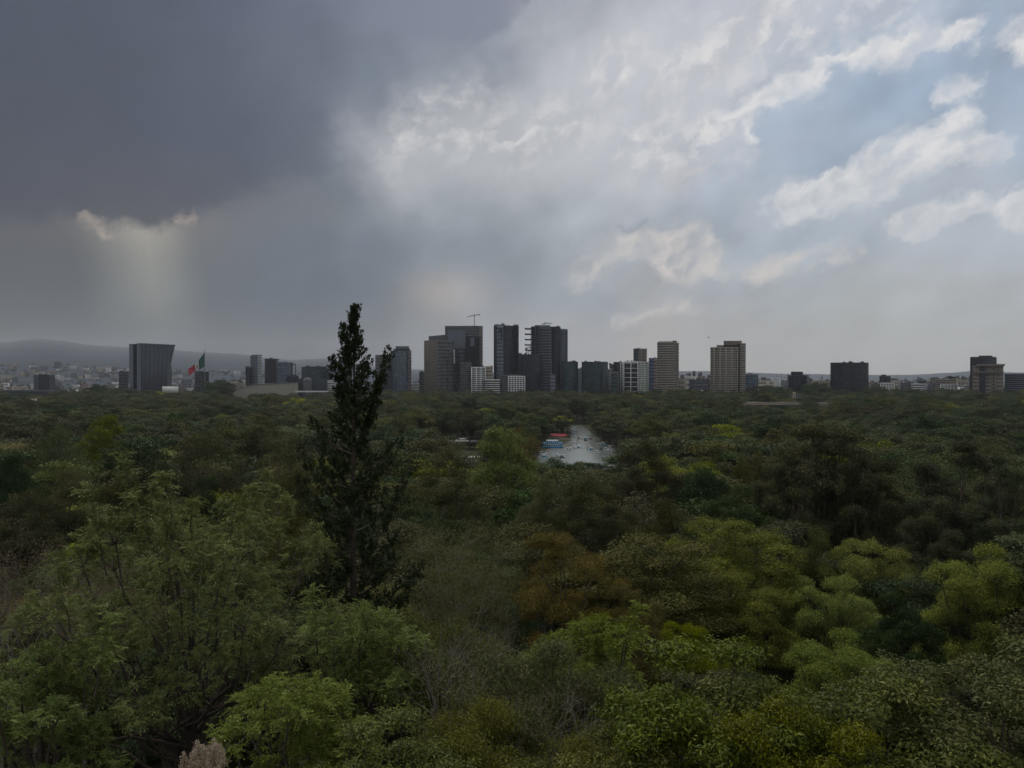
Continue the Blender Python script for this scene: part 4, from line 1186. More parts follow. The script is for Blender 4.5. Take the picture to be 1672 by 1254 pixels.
# ================================================================== trees
LM = {
 'round':   m_leaf("leaf_deep_green", (0.018, 0.030, 0.012), (0.057, 0.080, 0.029)),
 'yellow':  m_leaf("leaf_yellow_green", (0.068, 0.088, 0.018), (0.222, 0.245, 0.052), rough=0.6),
 'olive':   m_leaf("leaf_olive", (0.034, 0.038, 0.014), (0.100, 0.100, 0.038)),
 'feather': m_leaf("leaf_dark_feathery", (0.032, 0.036, 0.018), (0.098, 0.098, 0.044)),
 'cedar':   m_leaf("leaf_grey_feathery", (0.038, 0.052, 0.024), (0.108, 0.126, 0.058)),
 'brown':   m_leaf("leaf_autumn_brown", (0.066, 0.058, 0.020), (0.180, 0.152, 0.050), dry=(0.22, 0.12, 0.05)),
 'wispy':   m_leaf("leaf_willow", (0.050, 0.056, 0.018), (0.150, 0.150, 0.052), dry=(0.24, 0.19, 0.10)),
 'pinnate': m_leaf("leaf_ash_green", (0.056, 0.078, 0.024), (0.182, 0.222, 0.076), dry=(0.24, 0.27, 0.14), objvar=0.10),
 'broad':   m_leaf("leaf_glossy", (0.038, 0.050, 0.014), (0.140, 0.150, 0.038), dry=(0.24, 0.22, 0.10), rough=0.55, spec=0.18, objvar=0.15),
 'cypress': m_leaf("leaf_cypress", (0.016, 0.024, 0.011), (0.050, 0.064, 0.028), trans=0.1, objvar=0.05),
 'bare':    m_leaf("leaf_sparse_russet", (0.070, 0.052, 0.034), (0.16, 0.12, 0.075)),
 'plume':   m_leaf("dry_plume", (0.20, 0.165, 0.12), (0.50, 0.45, 0.36), trans=0.3, objvar=0.05),
}
BARK = m_plain("bark_brown", (0.075, 0.060, 0.048), 0.95, 0.35, 2.0, 0.1)
BARK_GREY = m_plain("bark_pale_grey", (0.17, 0.15, 0.125), 0.95, 0.3, 2.0, 0.1)


def rdir(r, n):
    return unit(r.normal(0, 1, (n, 3)))


def crown_points(r, H, R, cb, n_lobes, top_bias=0.35, lobe=(0.30, 0.44), flat=0.8):
    """Lobe centres and radii inside an egg-shaped crown."""
    cz = cb + (H - cb) * 0.52; rz = (H - cb) * 0.52
    C = []; Rl = []
    tries = 0
    while len(C) < n_lobes and tries < 4000:
        tries += 1
        d = rdir(r, 1)[0]; d[2] = d[2] * 0.9 + top_bias * r.random(); d /= np.linalg.norm(d)
        if d[2] < -0.6: continue
        f = r.uniform(0.42, 0.98)
        p = np.array([d[0] * R * f, d[1] * R * f, cz + d[2] * rz * f])
        lr = R * r.uniform(*lobe)
        if all(np.linalg.norm(p - q) > 0.62 * (lr + l2) * (0.9 if tries < 2000 else 0.6) for q, l2 in zip(C, Rl)):
            C.append(p); Rl.append(lr)
    C.append(np.array([0, 0, cz])); Rl.append(R * 0.42)
    return np.array(C), np.array(Rl)


def curve(a, b, r, wob=0.12, n=6, sag=0.15):
    a = np.asarray(a, float); b = np.asarray(b, float); L = np.linalg.norm(b - a)
    t = np.linspace(0, 1, n)[:, None]
    p = a + (b - a) * t
    p[:, 2] += (np.sin(t[:, 0] * math.pi) * -sag * L * 0.5)
    w = r.normal(0, wob * L / n, (n, 3)); w[0] = 0; w[-1] = 0
    return p + w


def tree_mesh(name, kind, seed, H=22.0, R=7.0, cb=6.0, lobes=16, leaves=14000, leaf=0.42, wl=0.55, tips_per=22, clump=0.16,
              droop=0.0, trunk_r=0.38, flat=0.75, bark=BARK, shell=0.75, twigs=0.35, lobe=(0.30, 0.44), fold=0.12, up=0.55, cut=-0.35, ragged=0.14):
    r = np.random.default_rng(seed)
    C, Rl = crown_points(r, H, R, cb, lobes, lobe=lobe)
    tb = MB()
    lean = r.normal(0, 0.25, 2)
    fork = np.array([lean[0], lean[1], cb * 0.85])
    tb.tube([(0, 0, -1.2), (lean[0] * .2, lean[1] * .2, cb * 0.25), (lean[0] * .6, lean[1] * .6, cb * 0.6), fork], [trunk_r * 1.5, trunk_r, trunk_r * 0.85, trunk_r * 0.75], 8)
    hub = np.array([lean[0], lean[1], cb + (H - cb) * 0.35])
    tb.tube([fork, (fork + hub) / 2 + r.normal(0, .2, 3), hub, hub + np.array([0, 0, (H - cb) * 0.3])], [trunk_r * 0.72, trunk_r * 0.55, trunk_r * 0.35, trunk_r * 0.12], 6)
    lb = MB()
    per = leaves / len(C) / tips_per
    for c, lr in zip(C, Rl):
        st = fork if c[2] < hub[2] else (fork + (hub - fork) * r.uniform(0.2, 1.0))
        L = curve(st, c, r, 0.18, 6)
        tb.tube(L, np.linspace(trunk_r * 0.42, trunk_r * 0.10, 6), 5)
        out = unit(c - np.array([0, 0, cb + (H - cb) * 0.4]))
        d = rdir(r, tips_per * 3)
        d = d[(d[:, 2] > cut)]
        d = unit(d + out * 0.45)[:tips_per]
        f = r.uniform(shell, 1.0, len(d))[:, None]
        rg = r.random(len(d)) < ragged
        f[rg] *= r.uniform(1.2, 1.55, (int(rg.sum()), 1))
        tips = c + d * lr * f * np.array([1, 1, flat])
        for k in np.nonzero(r.random(len(tips)) < twigs)[0]:
            tb.tube(curve(c, tips[k], r, 0.2, 4), [trunk_r * 0.09, trunk_r * 0.06, trunk_r * 0.04, trunk_r * 0.02], 3)
        cs = clump * R * r.uniform(0.7, 1.25, len(tips)) * np.where(rg, 0.6, 1.0)
        cnt = np.maximum(1, (per * (cs / cs.mean()) ** 2).astype(int))
        idx = np.repeat(np.arange(len(tips)), cnt)
        off = r.normal(0, 1, (len(idx), 3)); nn = np.linalg.norm(off, axis=1, keepdims=True)
        off = off / nn * np.minimum(nn, 1.9) * cs[idx][:, None] * np.array([1, 1, 0.62])
        if droop: off[:, 2] -= droop * np.abs(r.normal(0, 1, len(idx))) * cs[idx]
        P = tips[idx] + off
        # blades face outwards from their own clump, with a lot of scatter
        nrm = unit(unit(off) * 0.5 + d[idx] * 0.4 + rdir(r, len(idx)) * 0.9 + np.array([0, 0, up]))
        dr = unit(rdir(r, len(idx)) + d[idx] * 0.5 + np.array([0, 0, -0.2 - droop]))
        dr = unit(dr - nrm * (dr * nrm).sum(1, keepdims=True) * 0.8)
        ct = r.normal(0, 0.13, len(tips))[idx]
        tint = np.clip(0.45 + 1.2 * ct + r.normal(0, 0.13, len(idx)), 0.0, 1)
        sz = leaf * r.uniform(0.65, 1.3, len(idx))
        lb.leaves(P, dr, nrm, sz, sz * wl, tint, fold)
    return tb.mesh(name + "_trunk", bark), lb.mesh(name + "_crown", LM[kind])


def pinnate_mesh(seed, H, R, cb, lobes, sprays, frond=0.42, leaflets=11, wild=10, fr_per=9, trunk_r=0.28, mat='pinnate'):
    """Ash-like tree: twig ends carry whorls of arching fronds with paired leaflets."""
    r = np.random.default_rng(seed)
    C, Rl = crown_points(r, H, R, cb, lobes, lobe=(0.19, 0.29))
    tb = MB(); lb = MB()
    fork = np.array([0.2, 0.1, cb * 0.8])
    tb.tube([(0, 0, -1.2), (0, 0, cb * 0.3), fork], [trunk_r * 1.5, trunk_r, trunk_r * 0.8], 8)
    tipsP = []; tipsD = []
    hub = np.array([0.2, 0.1, cb + (H - cb) * 0.3])
    tb.tube([fork, hub, hub + (0, 0, (H - cb) * 0.45)], [trunk_r * .75, trunk_r * .5, trunk_r * .15], 6)
    per = sprays // len(C)
    for c, lr in zip(C, Rl):
        tb.tube(curve(fork + (hub - fork) * r.random(), c, r, 0.15, 6), np.linspace(trunk_r * 0.42, 0.035, 6), 5)
        out = unit(c - np.array([0, 0, cb + (H - cb) * 0.35]))
        d = rdir(r, per * 3); d = d[d[:, 2] > -0.4]; d = unit(d + out * 0.5)[:per]
        t = c + d * lr * r.uniform(0.55, 1.12, len(d))[:, None]
        for k in range(len(t)):
            if r.random() < 0.5: tb.tube(curve(c, t[k], r, 0.15, 4), [0.03, 0.022, 0.014, 0.008], 3)
        tipsP.append(t); tipsD.append(unit(d + (0, 0, 0.5)))
    # long shoots standing out of the top
    for _ in range(wild):
        a = r.uniform(0, 2 * math.pi); rr = R * r.uniform(0.1, 0.75)
        b = np.array([math.cos(a) * rr, math.sin(a) * rr, H - (rr / R) ** 2 * (H - cb) * 0.45 - 0.5])
        e = b + np.array([math.cos(a) * 0.8, math.sin(a) * 0.8, r.uniform(1.6, 3.4)]) + r.normal(0, 0.4, 3)
        pl = curve(b, e, r, 0.12, 6, -0.1)
        tb.tube(pl, np.linspace(0.04, 0.010, 6), 4)
        for q in (2, 3, 4, 5, 5):
            tipsP.append(pl[q][None] + r.normal(0, 0.12, (2, 3))); tipsD.append(unit(rdir(r, 2) + (0, 0, 0.8)))
    TP = np.concatenate(tipsP); TD = np.concatenate(tipsD)
    n = len(TP)
    idx = np.repeat(np.arange(n), fr_per)
    fd = unit(TD[idx] * 0.7 + rdir(r, len(idx)))
    fb = TP[idx] + r.normal(0, 0.10, (len(idx), 3))
    fl = frond * r.uniform(0.6, 1.25, len(idx))
    shade = np.clip(0.42 + r.normal(0, 0.12, n)[idx] + r.normal(0, 0.10, len(idx)), 0, 1)
    side = unit(np.cross(fd, np.array([0, 0, 1.0])) + r.normal(0, 0.25, (len(idx), 3)))
    for j in range(leaflets):
        pair = (j + 1) // 2; sgn = 0 if j == 0 else (1 if j % 2 else -1)
        t = 1.0 if j == 0 else 1.0 - pair / (leaflets // 2 + 0.6)
        p = fb + fd * (fl * t)[:, None]
        p[:, 2] -= (t ** 2) * fl * 0.35
        dr = unit(fd * (1.0 if j == 0 else 0.55) + side * sgn + np.array([0, 0, -0.25 - 0.3 * t]))
        nrm = unit(np.cross(side, fd) * 1.0 + r.normal(0, 0.35, (len(idx), 3)))
        nrm[nrm[:, 2] < 0] *= -1
        L = fl * 0.34 * r.uniform(0.8, 1.2, len(idx))
        lb.leaves(p, dr, nrm, L, L * 0.36, np.clip(shade + r.normal(0, 0.06, len(idx)) + 0.12 * t, 0, 1), 0.05)
    return tb.mesh("ash_trunk", BARK), lb.mesh("ash_crown", LM[mat])


def cypress_mesh(seed, H):
    r = np.random.default_rng(seed)
    tb = MB(); lb = MB()
    zs = np.linspace(-1.2, H - 0.25, 16)
    ax = np.stack([np.cumsum(r.normal(0, 0.035, 16)), np.cumsum(r.normal(0, 0.035, 16)), zs], 1)
    ax[:, :2] -= ax[-1, :2]
    tb.tube(ax, np.linspace(0.36, 0.02, 16), 7)
    prof_z = [0, 0.8, 2.4, 3.4, 4.6, 6.6, 9.0, 12.0, 15.0, 19.0, 24.0, 29.0]      # metres below the tip
    prof_w = [0.07, 0.18, 0.40, 0.72, 0.98, 1.45, 1.95, 2.30, 2.5, 2.7, 2.8, 1.5]
    P = []; Dv = []; S = []; T = []
    nb = 215
    for i in range(nb):
        below = 0.25 + (H - 3.5) * (i / nb) ** 1.12
        w = np.interp(below, prof_z, prof_w)
        a = i * 2.39996 + r.normal(0, 0.5)
        w *= r.choice([0.35, 0.65, 0.95, 1.3], p=[.25, .32, .28, .15])
        z = H - below
        c0 = np.array([np.interp(z, ax[:, 2], ax[:, 0]), np.interp(z, ax[:, 2], ax[:, 1]), z])
        o = np.array([math.cos(a), math.sin(a), 0])
        rise = w * r.uniform(0.35, 1.1)
        end = c0 + o * w + np.array([0, 0, rise])
        t = np.linspace(0, 1, 6)[:, None]
        pl = c0 + o * w * t ** 0.85 + np.array([0, 0, 1.0]) * rise * t ** 1.5
        pl[1:-1] += r.normal(0, 0.04, (4, 3))
        tb.tube(pl, np.linspace(0.045, 0.012, 6) * (0.5 + w / 3), 4)
        nt_ = int(3 + w * 10)
        for k in range(nt_):
            tt = r.uniform(0.2, 1.0) ** 0.7
            q = c0 + o * w * tt ** 0.85 + np.array([0, 0, rise * tt ** 1.5])
            P.append(q + r.normal(0, 0.05 + 0.045 * w, 3)); Dv.append(unit(o * 0.5 + (0, 0, 1.1) + r.normal(0, 0.45, 3))); S.append(r.uniform(0.14, 0.42)); T.append(r.normal(0, 0.14))
    # the tip, and one side shoot that stands off to the right
    for k in range(40):
        z = H - r.uniform(0, 2.2); P.append(np.array([r.normal(0, .09), r.normal(0, .09), z])); Dv.append(unit((r.normal(0, .6), r.normal(0, .6), 1.0))); S.append(.2); T.append(0)
    for (bx, by, bz, ex, ey, ez) in ((0.5, 0, H - 7.2, 1.85, -0.1, H - 2.5), (0.4, 0.1, H - 8.0, 1.35, 0.1, H - 4.0), (1.0, 0, H - 13.5, 2.9, -0.2, H - 9.2), (-0.4, 0, H - 6.5, -1.15, 0, H - 2.9), (-.2, 0, H - 4.0, -0.62, 0, H - 1.1), (.8, -.3, H - 19, 3.6, -0.6, H - 14.6)):
        pl = curve((bx, by, bz), (ex, ey, ez), r, 0.08, 8, 0.12)
        tb.tube(pl, np.linspace(0.06, 0.012, 8), 4)
        for k in range(95):
            tt = r.uniform(0.25, 1.0); q = np.array([np.interp(tt, np.linspace(0, 1, 8), pl[:, m]) for m in range(3)])
            P.append(q + r.normal(0, 0.13, 3)); Dv.append(unit((r.normal(0, .5), r.normal(0, .5), 1.0))); S.append(r.uniform(.14, .30)); T.append(r.normal(0, .14))
    P = np.array(P); Dv = np.array(Dv); S = np.array(S); T = np.array(T)
    per = 22
    idx = np.repeat(np.arange(len(P)), per)
    t = r.uniform(0, 1, len(idx))
    base = P[idx] + Dv[idx] * (S[idx] * t)[:, None] + r.normal(0, 0.055, (len(idx), 3)) * (1.15 - t)[:, None]
    dr = unit(Dv[idx] + rdir(r, len(idx)) * 0.75)
    nrm = unit(rdir(r, len(idx)) + (0, 0, .3))
    sz = r.uniform(0.05, 0.12, len(idx)) * (0.8 + S[idx])
    lb.leaves(base, dr, nrm, sz * 1.5, sz * 0.65, np.clip(0.45 + T[idx] + r.normal(0, .2, len(idx)), 0, 1), 0.1)
    return tb.mesh("cypress_trunk", BARK), lb.mesh("cypress_crown", LM['cypress'])


def bare_mesh(seed, H, R, depth=5, leaf_n=2500, bark=BARK_GREY, n0=7, mat='bare', leaf=0.10):
    """Nearly leafless tree: forking limbs down to fine twigs."""
    r = np.random.default_rng(seed)
    tb = MB(); lb = MB(); ends = []
    def grow(p, d, L, rad, k):
        n = 4; pts = [p]
        for i in range(n):
            d = unit(d + r.normal(0, 0.16, 3) + np.array([0, 0, 0.05]))
            p = p + d * L / n; pts.append(p)
        tb.tube(pts, np.linspace(rad, rad * 0.62, n + 1), 5 if k > 2 else 3)
        if k == 0:
            ends.append(p); return
        for _ in range(r.integers(2, 4) if k > 1 else 3):
            nd = unit(d + r.normal(0, 0.48, 3)); grow(p, nd, L * r.uniform(0.62, 0.86), rad * 0.58, k - 1)
    tb.tube([(0, 0, -1), (0, 0, H * 0.25), (0.1, 0, H * 0.42)], [0.2, 0.16, 0.13], 7)
    for i in range(n0):
        a = i * 2.4; o = np.array([math.cos(a), math.sin(a), 0]) * r.uniform(0.25, 0.8)
        grow(np.array([0.1, 0, H * r.uniform(0.3, 0.42)]), unit(o * R / H * 1.9 + (0, 0, 1)), H * 0.20, 0.07, depth)
    e = np.array(ends)
    idx = r.integers(0, len(e), leaf_n)
    lb.leaves(e[idx] + r.normal(0, 0.22, (leaf_n, 3)), rdir(r, leaf_n), rdir(r, leaf_n), leaf, leaf * 0.5, np.clip(r.normal(.5, .22, leaf_n), 0, 1), 0.1)
    return tb.mesh("bare_trunk", bark), lb.mesh("bare_crown", LM[mat])


def stats(me): return len(me.polygons)


# nominal sizes: mid and near trees 22 m tall with a 7 m crown radius
PROTO = {}
def proto(key, meshes, H, R): PROTO[key] = (meshes, H, R)

for i, sd in enumerate((11, 12)):
    proto(('round', 'mid', i), tree_mesh("mid", 'round', sd, leaves=17000, leaf=0.42, lobes=28, lobe=(0.20, 0.31), clump=0.10, tips_per=18), 22, 7)
    proto(('olive', 'mid', i), tree_mesh("mid", 'olive', sd + 10, leaves=15000, leaf=0.40, lobes=30, lobe=(0.18, 0.30), shell=0.5, clump=0.095, tips_per=18), 22, 7)
proto(('yellow', 'mid', 0), tree_mesh("mid", 'yellow', 31, leaves=16000, leaf=0.38, lobes=26, lobe=(0.20, 0.32), clump=0.09, tips_per=20), 22, 7)
proto(('feather', 'mid', 0), tree_mesh("mid", 'feather', 41, leaves=12000, leaf=0.40, wl=0.4, lobes=24, lobe=(0.2, 0.32), flat=0.45, droop=0.5, shell=0.45, cb=4), 22, 7)
proto(('cedar', 'mid', 0), tree_mesh("mid", 'cedar', 42, leaves=13000, leaf=0.40, wl=0.4, lobes=22, lobe=(0.22, 0.34), flat=0.5, droop=0.6, shell=0.5, cb=4), 22, 7)
proto(('brown', 'mid', 0), tree_mesh("mid", 'brown', 51, leaves=9000, leaf=0.38, lobes=16, shell=0.4, clump=0.15), 22, 7)
proto(('wispy', 'mid', 0), tree_mesh("mid", 'wispy', 52, leaves=8000, leaf=0.40, wl=0.3, lobes=18, shell=0.3, clump=0.16, droop=0.5, bark=BARK_GREY, twigs=0.8), 22, 7)
for i, sd in enumerate((61, 62)):
    proto(('yellow', 'near', i), tree_mesh("near", 'yellow', sd, leaves=72000, leaf=0.185, lobes=38, tips_per=30, clump=0.062, lobe=(0.17, 0.29)), 22, 7)
proto(('round', 'near', 0), tree_mesh("near", 'round', 63, leaves=68000, leaf=0.19, lobes=34, tips_per=30, clump=0.066, lobe=(0.18, 0.29)), 22, 7)
proto(('olive', 'near', 0), tree_mesh("near", 'olive', 64, leaves=60000, leaf=0.175, lobes=36, tips_per=28, clump=0.062, lobe=(0.16, 0.27), shell=0.5), 22, 7)
proto(('feather', 'near', 0), tree_mesh("near", 'feather', 65, leaves=52000, leaf=0.27, wl=0.42, lobes=36, tips_per=26, lobe=(0.15, 0.25), flat=0.40, droop=0.7, shell=0.5, cb=3, clump=0.055, twigs=0.8, trunk_r=0.5), 22, 7)
proto(('cedar', 'near', 0), tree_mesh("near", 'cedar', 66, leaves=54000, leaf=0.25, wl=0.42, lobes=32, tips_per=28, lobe=(0.16, 0.26), flat=0.42, droop=0.7, shell=0.5, cb=3, clump=0.058, twigs=0.7, trunk_r=0.45), 22, 7)
proto(('brown', 'near', 0), tree_mesh("near", 'brown', 67, leaves=48000, leaf=0.165, lobes=20, tips_per=30, lobe=(0.18, 0.3), clump=0.062, shell=0.5, twigs=0.7), 22, 7)
proto(('wispy', 'near', 0), tree_mesh("near", 'wispy', 68, leaves=34000, leaf=0.24, wl=0.22, lobes=22, tips_per=28, clump=0.11, shell=0.2, droop=0.9, bark=BARK_GREY, twigs=0.9), 22, 7)
# close trees on the slope, smaller and with small leaves
proto(('broad', 'hero', 0), tree_mesh("hero", 'broad', 71, H=13, R=3.8, cb=3.5, leaves=44000, leaf=0.155, wl=0.36, lobes=30, lobe=(0.17, 0.28), tips_per=34, clump=0.055, trunk_r=0.16, twigs=0.5, fold=0.16, droop=0.5, shell=0.45, ragged=0.2), 13, 3.8)
proto(('broad', 'hero', 1), tree_mesh("hero", 'broad', 72, H=13, R=3.8, cb=3.5, leaves=46000, leaf=0.145, wl=0.38, lobes=28, lobe=(0.18, 0.30), tips_per=34, clump=0.055, trunk_r=0.16, twigs=0.5, fold=0.16, droop=0.5, shell=0.45, ragged=0.2), 13, 3.8)
proto(('wispy', 'hero', 0), tree_mesh("hero", 'wispy', 73, H=13, R=4.5, cb=3.5, leaves=70000, leaf=0.18, wl=0.20, lobes=24, lobe=(0.2, 0.32), tips_per=34, clump=0.075, trunk_r=0.16, twigs=0.45, droop=1.0, shell=0.35), 13, 4.5)
proto(('pinnate', 'hero', 0), pinnate_mesh(81, 17, 7.6, 4.5, 46, 1150, wild=16), 17, 7.6)
proto(('pinnate', 'hero', 1), pinnate_mesh(82, 13, 3.6, 4.0, 18, 420, wild=1, frond=0.36), 13, 3.6)
proto(('cypress', 'hero', 0), cypress_mesh(91, 29.0), 29.0, 3.3)
proto(('bare', 'hero', 0), bare_mesh(95, 14, 4.0, leaf_n=3000), 14, 4.0)
proto(('bare', 'hero', 1), bare_mesh(96, 12, 4.5, depth=5, leaf_n=300, n0=6), 12, 4.5)

TREES = []       # (x, y, radius) of everything planted
N_TREE = 0


def plant(key, X, Ytop, d, R, label, group=None, name="tree", H=None, rz=None, cat="tree"):
    """Plant a tree where the photograph's column X meets ground distance d, its top on row Ytop."""
    global N_TREE
    (tm, cm), H0, R0 = PROTO[key]
    x, y = at(X, d); g = ground_z(x, y)
    if H is None: H = zat(Ytop, d) - g
    root = empty(name, (x, y, g), random.uniform(0, 6.283) if rz is None else rz)
    tag(root, label, cat, group)
    sc = (R / R0, R / R0, H / H0)
    t = bpy.data.objects.new("trunk", tm); link(t, root); t.scale = sc
    c = bpy.data.objects.new("crown", cm); link(c, root); c.scale = sc
    TREES.append((x, y, R)); N_TREE += 1
    return root


plant(('cypress', 'hero', 0), 579, 500, 42, 3.3, "tall blackish green cypress spire rising above the wood against the sky", name="cypress_tree", rz=0.0)
plant(('pinnate', 'hero', 0), 308, 862, 34, 6.8, "big grey green feathery leaved tree filling the lower left foreground", name="ash_tree", rz=0.6)
plant(('pinnate', 'hero', 1), 600, 1000, 30, 3.4, "light green feathery leaved tree at the foot of the cypress", name="ash_tree", rz=2.0)
plant(('pinnate', 'hero', 1), 960, 1022, 33, 3.5, "small fresh green feathery tree right of the willow thicket", name="ash_tree", rz=4.0)
plant(('pinnate', 'hero', 1), 60, 1075, 27, 3.4, "green feathery leaved tree in the bottom left corner", name="ash_tree", rz=5.0)
plant(('pinnate', 'hero', 1), 470, 1120, 24, 3.2, "low dark feathery leaved tree below the big ash", name="ash_tree", rz=3.1)
plant(('broad', 'hero', 0), 1165, 1068, 20, 3.6, "glossy leaved tree with pale leaf tips, left one in the lower right foreground", name="laurel_tree", rz=0.3)
plant(('broad', 'hero', 1), 1395, 1052, 21, 3.9, "glossy yellowish leaved tree in the middle of the lower right foreground", name="laurel_tree", rz=1.9)
plant(('broad', 'hero', 0), 1625, 1066, 20, 3.7, "glossy reddish tipped tree in the bottom right corner", name="laurel_tree", rz=3.7)
plant(('broad', 'hero', 1), 1280, 1150, 17, 2.6, "low glossy leaved tree at the bottom edge between two taller ones", name="laurel_tree", rz=5.1)
plant(('broad', 'hero', 1), 1010, 1150, 20, 2.9, "low golden green glossy tree at the bottom edge right of the willow", name="laurel_tree", rz=2.6)
plant(('broad', 'hero', 0), 640, 1185, 20, 2.8, "small leaved dark green tree at the bottom edge left of centre", name="laurel_tree", rz=0.9)
plant(('wispy', 'hero', 0), 850, 1030, 28, 4.0, "olive willow like thicket with thin hanging leaves at bottom centre", name="willow_tree", rz=0.5)
plant(('wispy', 'hero', 0), 690, 1000, 32, 3.6, "thin brownish willow like tree beside the cypress foot", name="willow_tree", rz=2.5)
plant(('wispy', 'hero', 0), 800, 1160, 22, 3.0, "low willow like thicket at the bottom edge below the bare branches", name="willow_tree", rz=4.2)
plant(('bare', 'hero', 1), 735, 990, 26, 2.7, "leafless pale grey tree with forking branches at bottom centre", name="bare_tree", rz=1.0)
plant(('bare', 'hero', 1), 900, 1110, 24, 2.8, "leafless grey tree half buried in the willow thicket", name="bare_tree", rz=3.3)
plant(('bare', 'hero', 0), 55, 870, 48, 4.2, "nearly bare pinkish grey tree at the left edge", name="bare_tree", rz=0.2)
plant(('bare', 'hero', 0), 135, 935, 44, 3.2, "nearly bare russet tree between the left edge and the big ash", name="bare_tree", rz=2.2)
plant(('bare', 'hero', 0), 0, 940, 42, 3.0, "bare twiggy tree cut by the left edge of the picture", name="bare_tree", rz=4.2)

NEARS = [
 ('brown', 930, 878, 62, 5.0, "golden brown leaved tree in the middle distance right of centre"),
 ('brown', 1042, 972, 56, 3.4, "rust red leaved tree right of the golden brown one"),
 ('yellow', 1200, 862, 92, 8.6, "bright yellow green billowing tree, broadest of the right hand clump"),
 ('yellow', 1125, 890, 94, 6.4, "yellow green tree at the left end of the bright clump"),
 ('yellow', 1205, 950, 80, 6.0, "golden green tree standing in front of the broad bright one"),
 ('yellow', 1420, 884, 94, 6.2, "fresh green domed tree at the right end of the bright clump"),
 ('olive', 1325, 878, 98, 4.6, "darker green tree between the two bright yellow green crowns"),
 ('yellow', 1362, 942, 84, 5.2, "small olive gold tree in front of the fresh green dome"),
 ('yellow', 1612, 910, 78, 6.0, "yellow green domed tree near the right edge"),
 ('yellow', 1120, 1020, 66, 3.0, "low golden tree beside the dark gap right of centre"),
 ('yellow', 1375, 1048, 52, 4.0, "low green gold tree behind the glossy leaved foreground trees"),
 ('round', 1480, 985, 70, 4.6, "dark green rounded tree between the bright clump and the right edge"),
 ('olive', 1050, 742, 150, 8.5, "grey olive tree with dead twigs on top right of the lake"),
 ('olive', 975, 798, 118, 8.0, "large olive tree in the centre below the lake"),
 ('olive', 1070, 835, 100, 6.5, "brownish olive tree left of the bright clump"),
 ('feather', 1345, 686, 142, 12.5, "very large dark brownish feathery tree rising above the wood on the right"),
 ('feather', 1290, 722, 138, 8.0, "dark feathery tree against the left side of the very large one"),
 ('feather', 1415, 745, 132, 7.5, "dark feathery tree against the right side of the very large one"),
 ('cedar', 1560, 715, 150, 11.0, "large grey green feathery tree left of the right edge"),
 ('cedar', 1640, 735, 140, 8.0, "grey green feathery tree at the right edge"),
 ('cedar', 1540, 815, 112, 6.5, "blue green drooping tree in front of the large feathery one"),
 ('wispy', 745, 862, 66, 5.6, "greyish thin crowned tree with visible limbs right of the cypress"),
 ('wispy', 1625, 722, 170, 4.5, "pale straw coloured tree top near the right edge"),
 ('olive', 720, 752, 128, 9.0, "olive yellow broad tree just right of the cypress"),
 ('yellow', 820, 712, 200, 9.5, "olive green hill shaped tree left of the lake"),
 ('olive', 880, 800, 130, 7.0, "warm olive tree below the left shore of the lake"),
 ('round', 1140, 760, 165, 7.0, "deep green tree between the lake and the large dark feathery one"),
 ('round', 1190, 800, 130, 7.5, "deep green bushy tree left of the large dark feathery one"),
 ('olive', 100, 788, 128, 8.5, "mustard green broad tree above the bare trees at the left"),
 ('olive', 205, 800, 118, 7.5, "olive tree behind the left shoulder of the big ash"),
 ('round', 20, 748, 150, 7.0, "mid green domed tree at the left edge"),
 ('olive', 30, 830, 92, 7.0, "brown green tree at the left edge above the bare trees"),
 ('olive', 485, 790, 120, 6.5, "mustard brown tree just left of the cypress"),
 ('wispy', 440, 815, 100, 6.0, "thin brownish tree between the big ash and the cypress"),
 ('round', 330, 790, 105, 6.0, "dark green tree standing behind the top of the big ash"),
 ('cedar', 100, 702, 230, 9.0, "grey green vase shaped tree in the left middle distance"),
 ('yellow', 170, 690, 270, 8.5, "olive gold tree behind the vase shaped one on the left"),
 ('round', 240, 718, 215, 11.0, "wide mid green tree in the left middle distance"),
 ('feather', 350, 700, 200, 8.0, "dark feathery tree behind the shoots of the big ash"),
 ('feather', 470, 700, 210, 8.5, "dark tree left of the cypress at mid height"),
 ('brown', 853, 696, 330, 6.5, "reddish brown rounded tree on the left shore of the lake"),
 ('olive', 1225, 742, 185, 4.0, "small tan rounded tree left of the large dark feathery one"),
]
for (k, X, Y, d, R, lab) in NEARS:
    near = d < 160
    keys = [q for q in PROTO if q[0] == k and q[1] == ('near' if near else 'mid')]
    plant(keys[N_TREE % len(keys)], X, Y, d, R, lab, "park trees that stand out from the wood")

# flowering plume by the wall, bottom left
pr = np.random.default_rng(5)
tb = MB(); lb = MB(); px_, py_ = at(338, 15.5); pg = ground_z(px_, py_)
Hh = zat(1200, 15.5) - pg
for k in range(22):
    a = pr.uniform(0, 6.28); rr = pr.uniform(0.03, 0.46)
    e = np.array([math.cos(a) * rr, math.sin(a) * rr, Hh - rr * 0.7 - pr.uniform(0, 0.25)])
    tb.tube(curve((pr.normal(0, .05), pr.normal(0, .05), Hh - 3.2), e, pr, 0.05, 5, 0.05), np.linspace(0.016, 0.005, 5), 4)
    m_ = 420; t_ = pr.uniform(0, 1, m_)
    q = e - np.array([0, 0, 1.0]) * (t_ * 0.42)[:, None] + pr.normal(0, 1, (m_, 3)) * (0.018 + 0.05 * t_)[:, None]
    lb.leaves(q, unit(rdir(pr, m_) + (0, 0, .5)), rdir(pr, m_), 0.030, 0.018, np.clip(pr.normal(.55, .25, m_), 0, 1), 0.1)
tb.tube([(0, 0, -0.5), (0.05, 0, Hh * .5), (0, 0, Hh - 3.1)], [0.07, 0.05, 0.035], 6)
root = empty("flowering_shrub", (px_, py_, pg)); tag(root, "tall shrub with pinkish buff plumes at the bottom edge left of centre", "shrub")
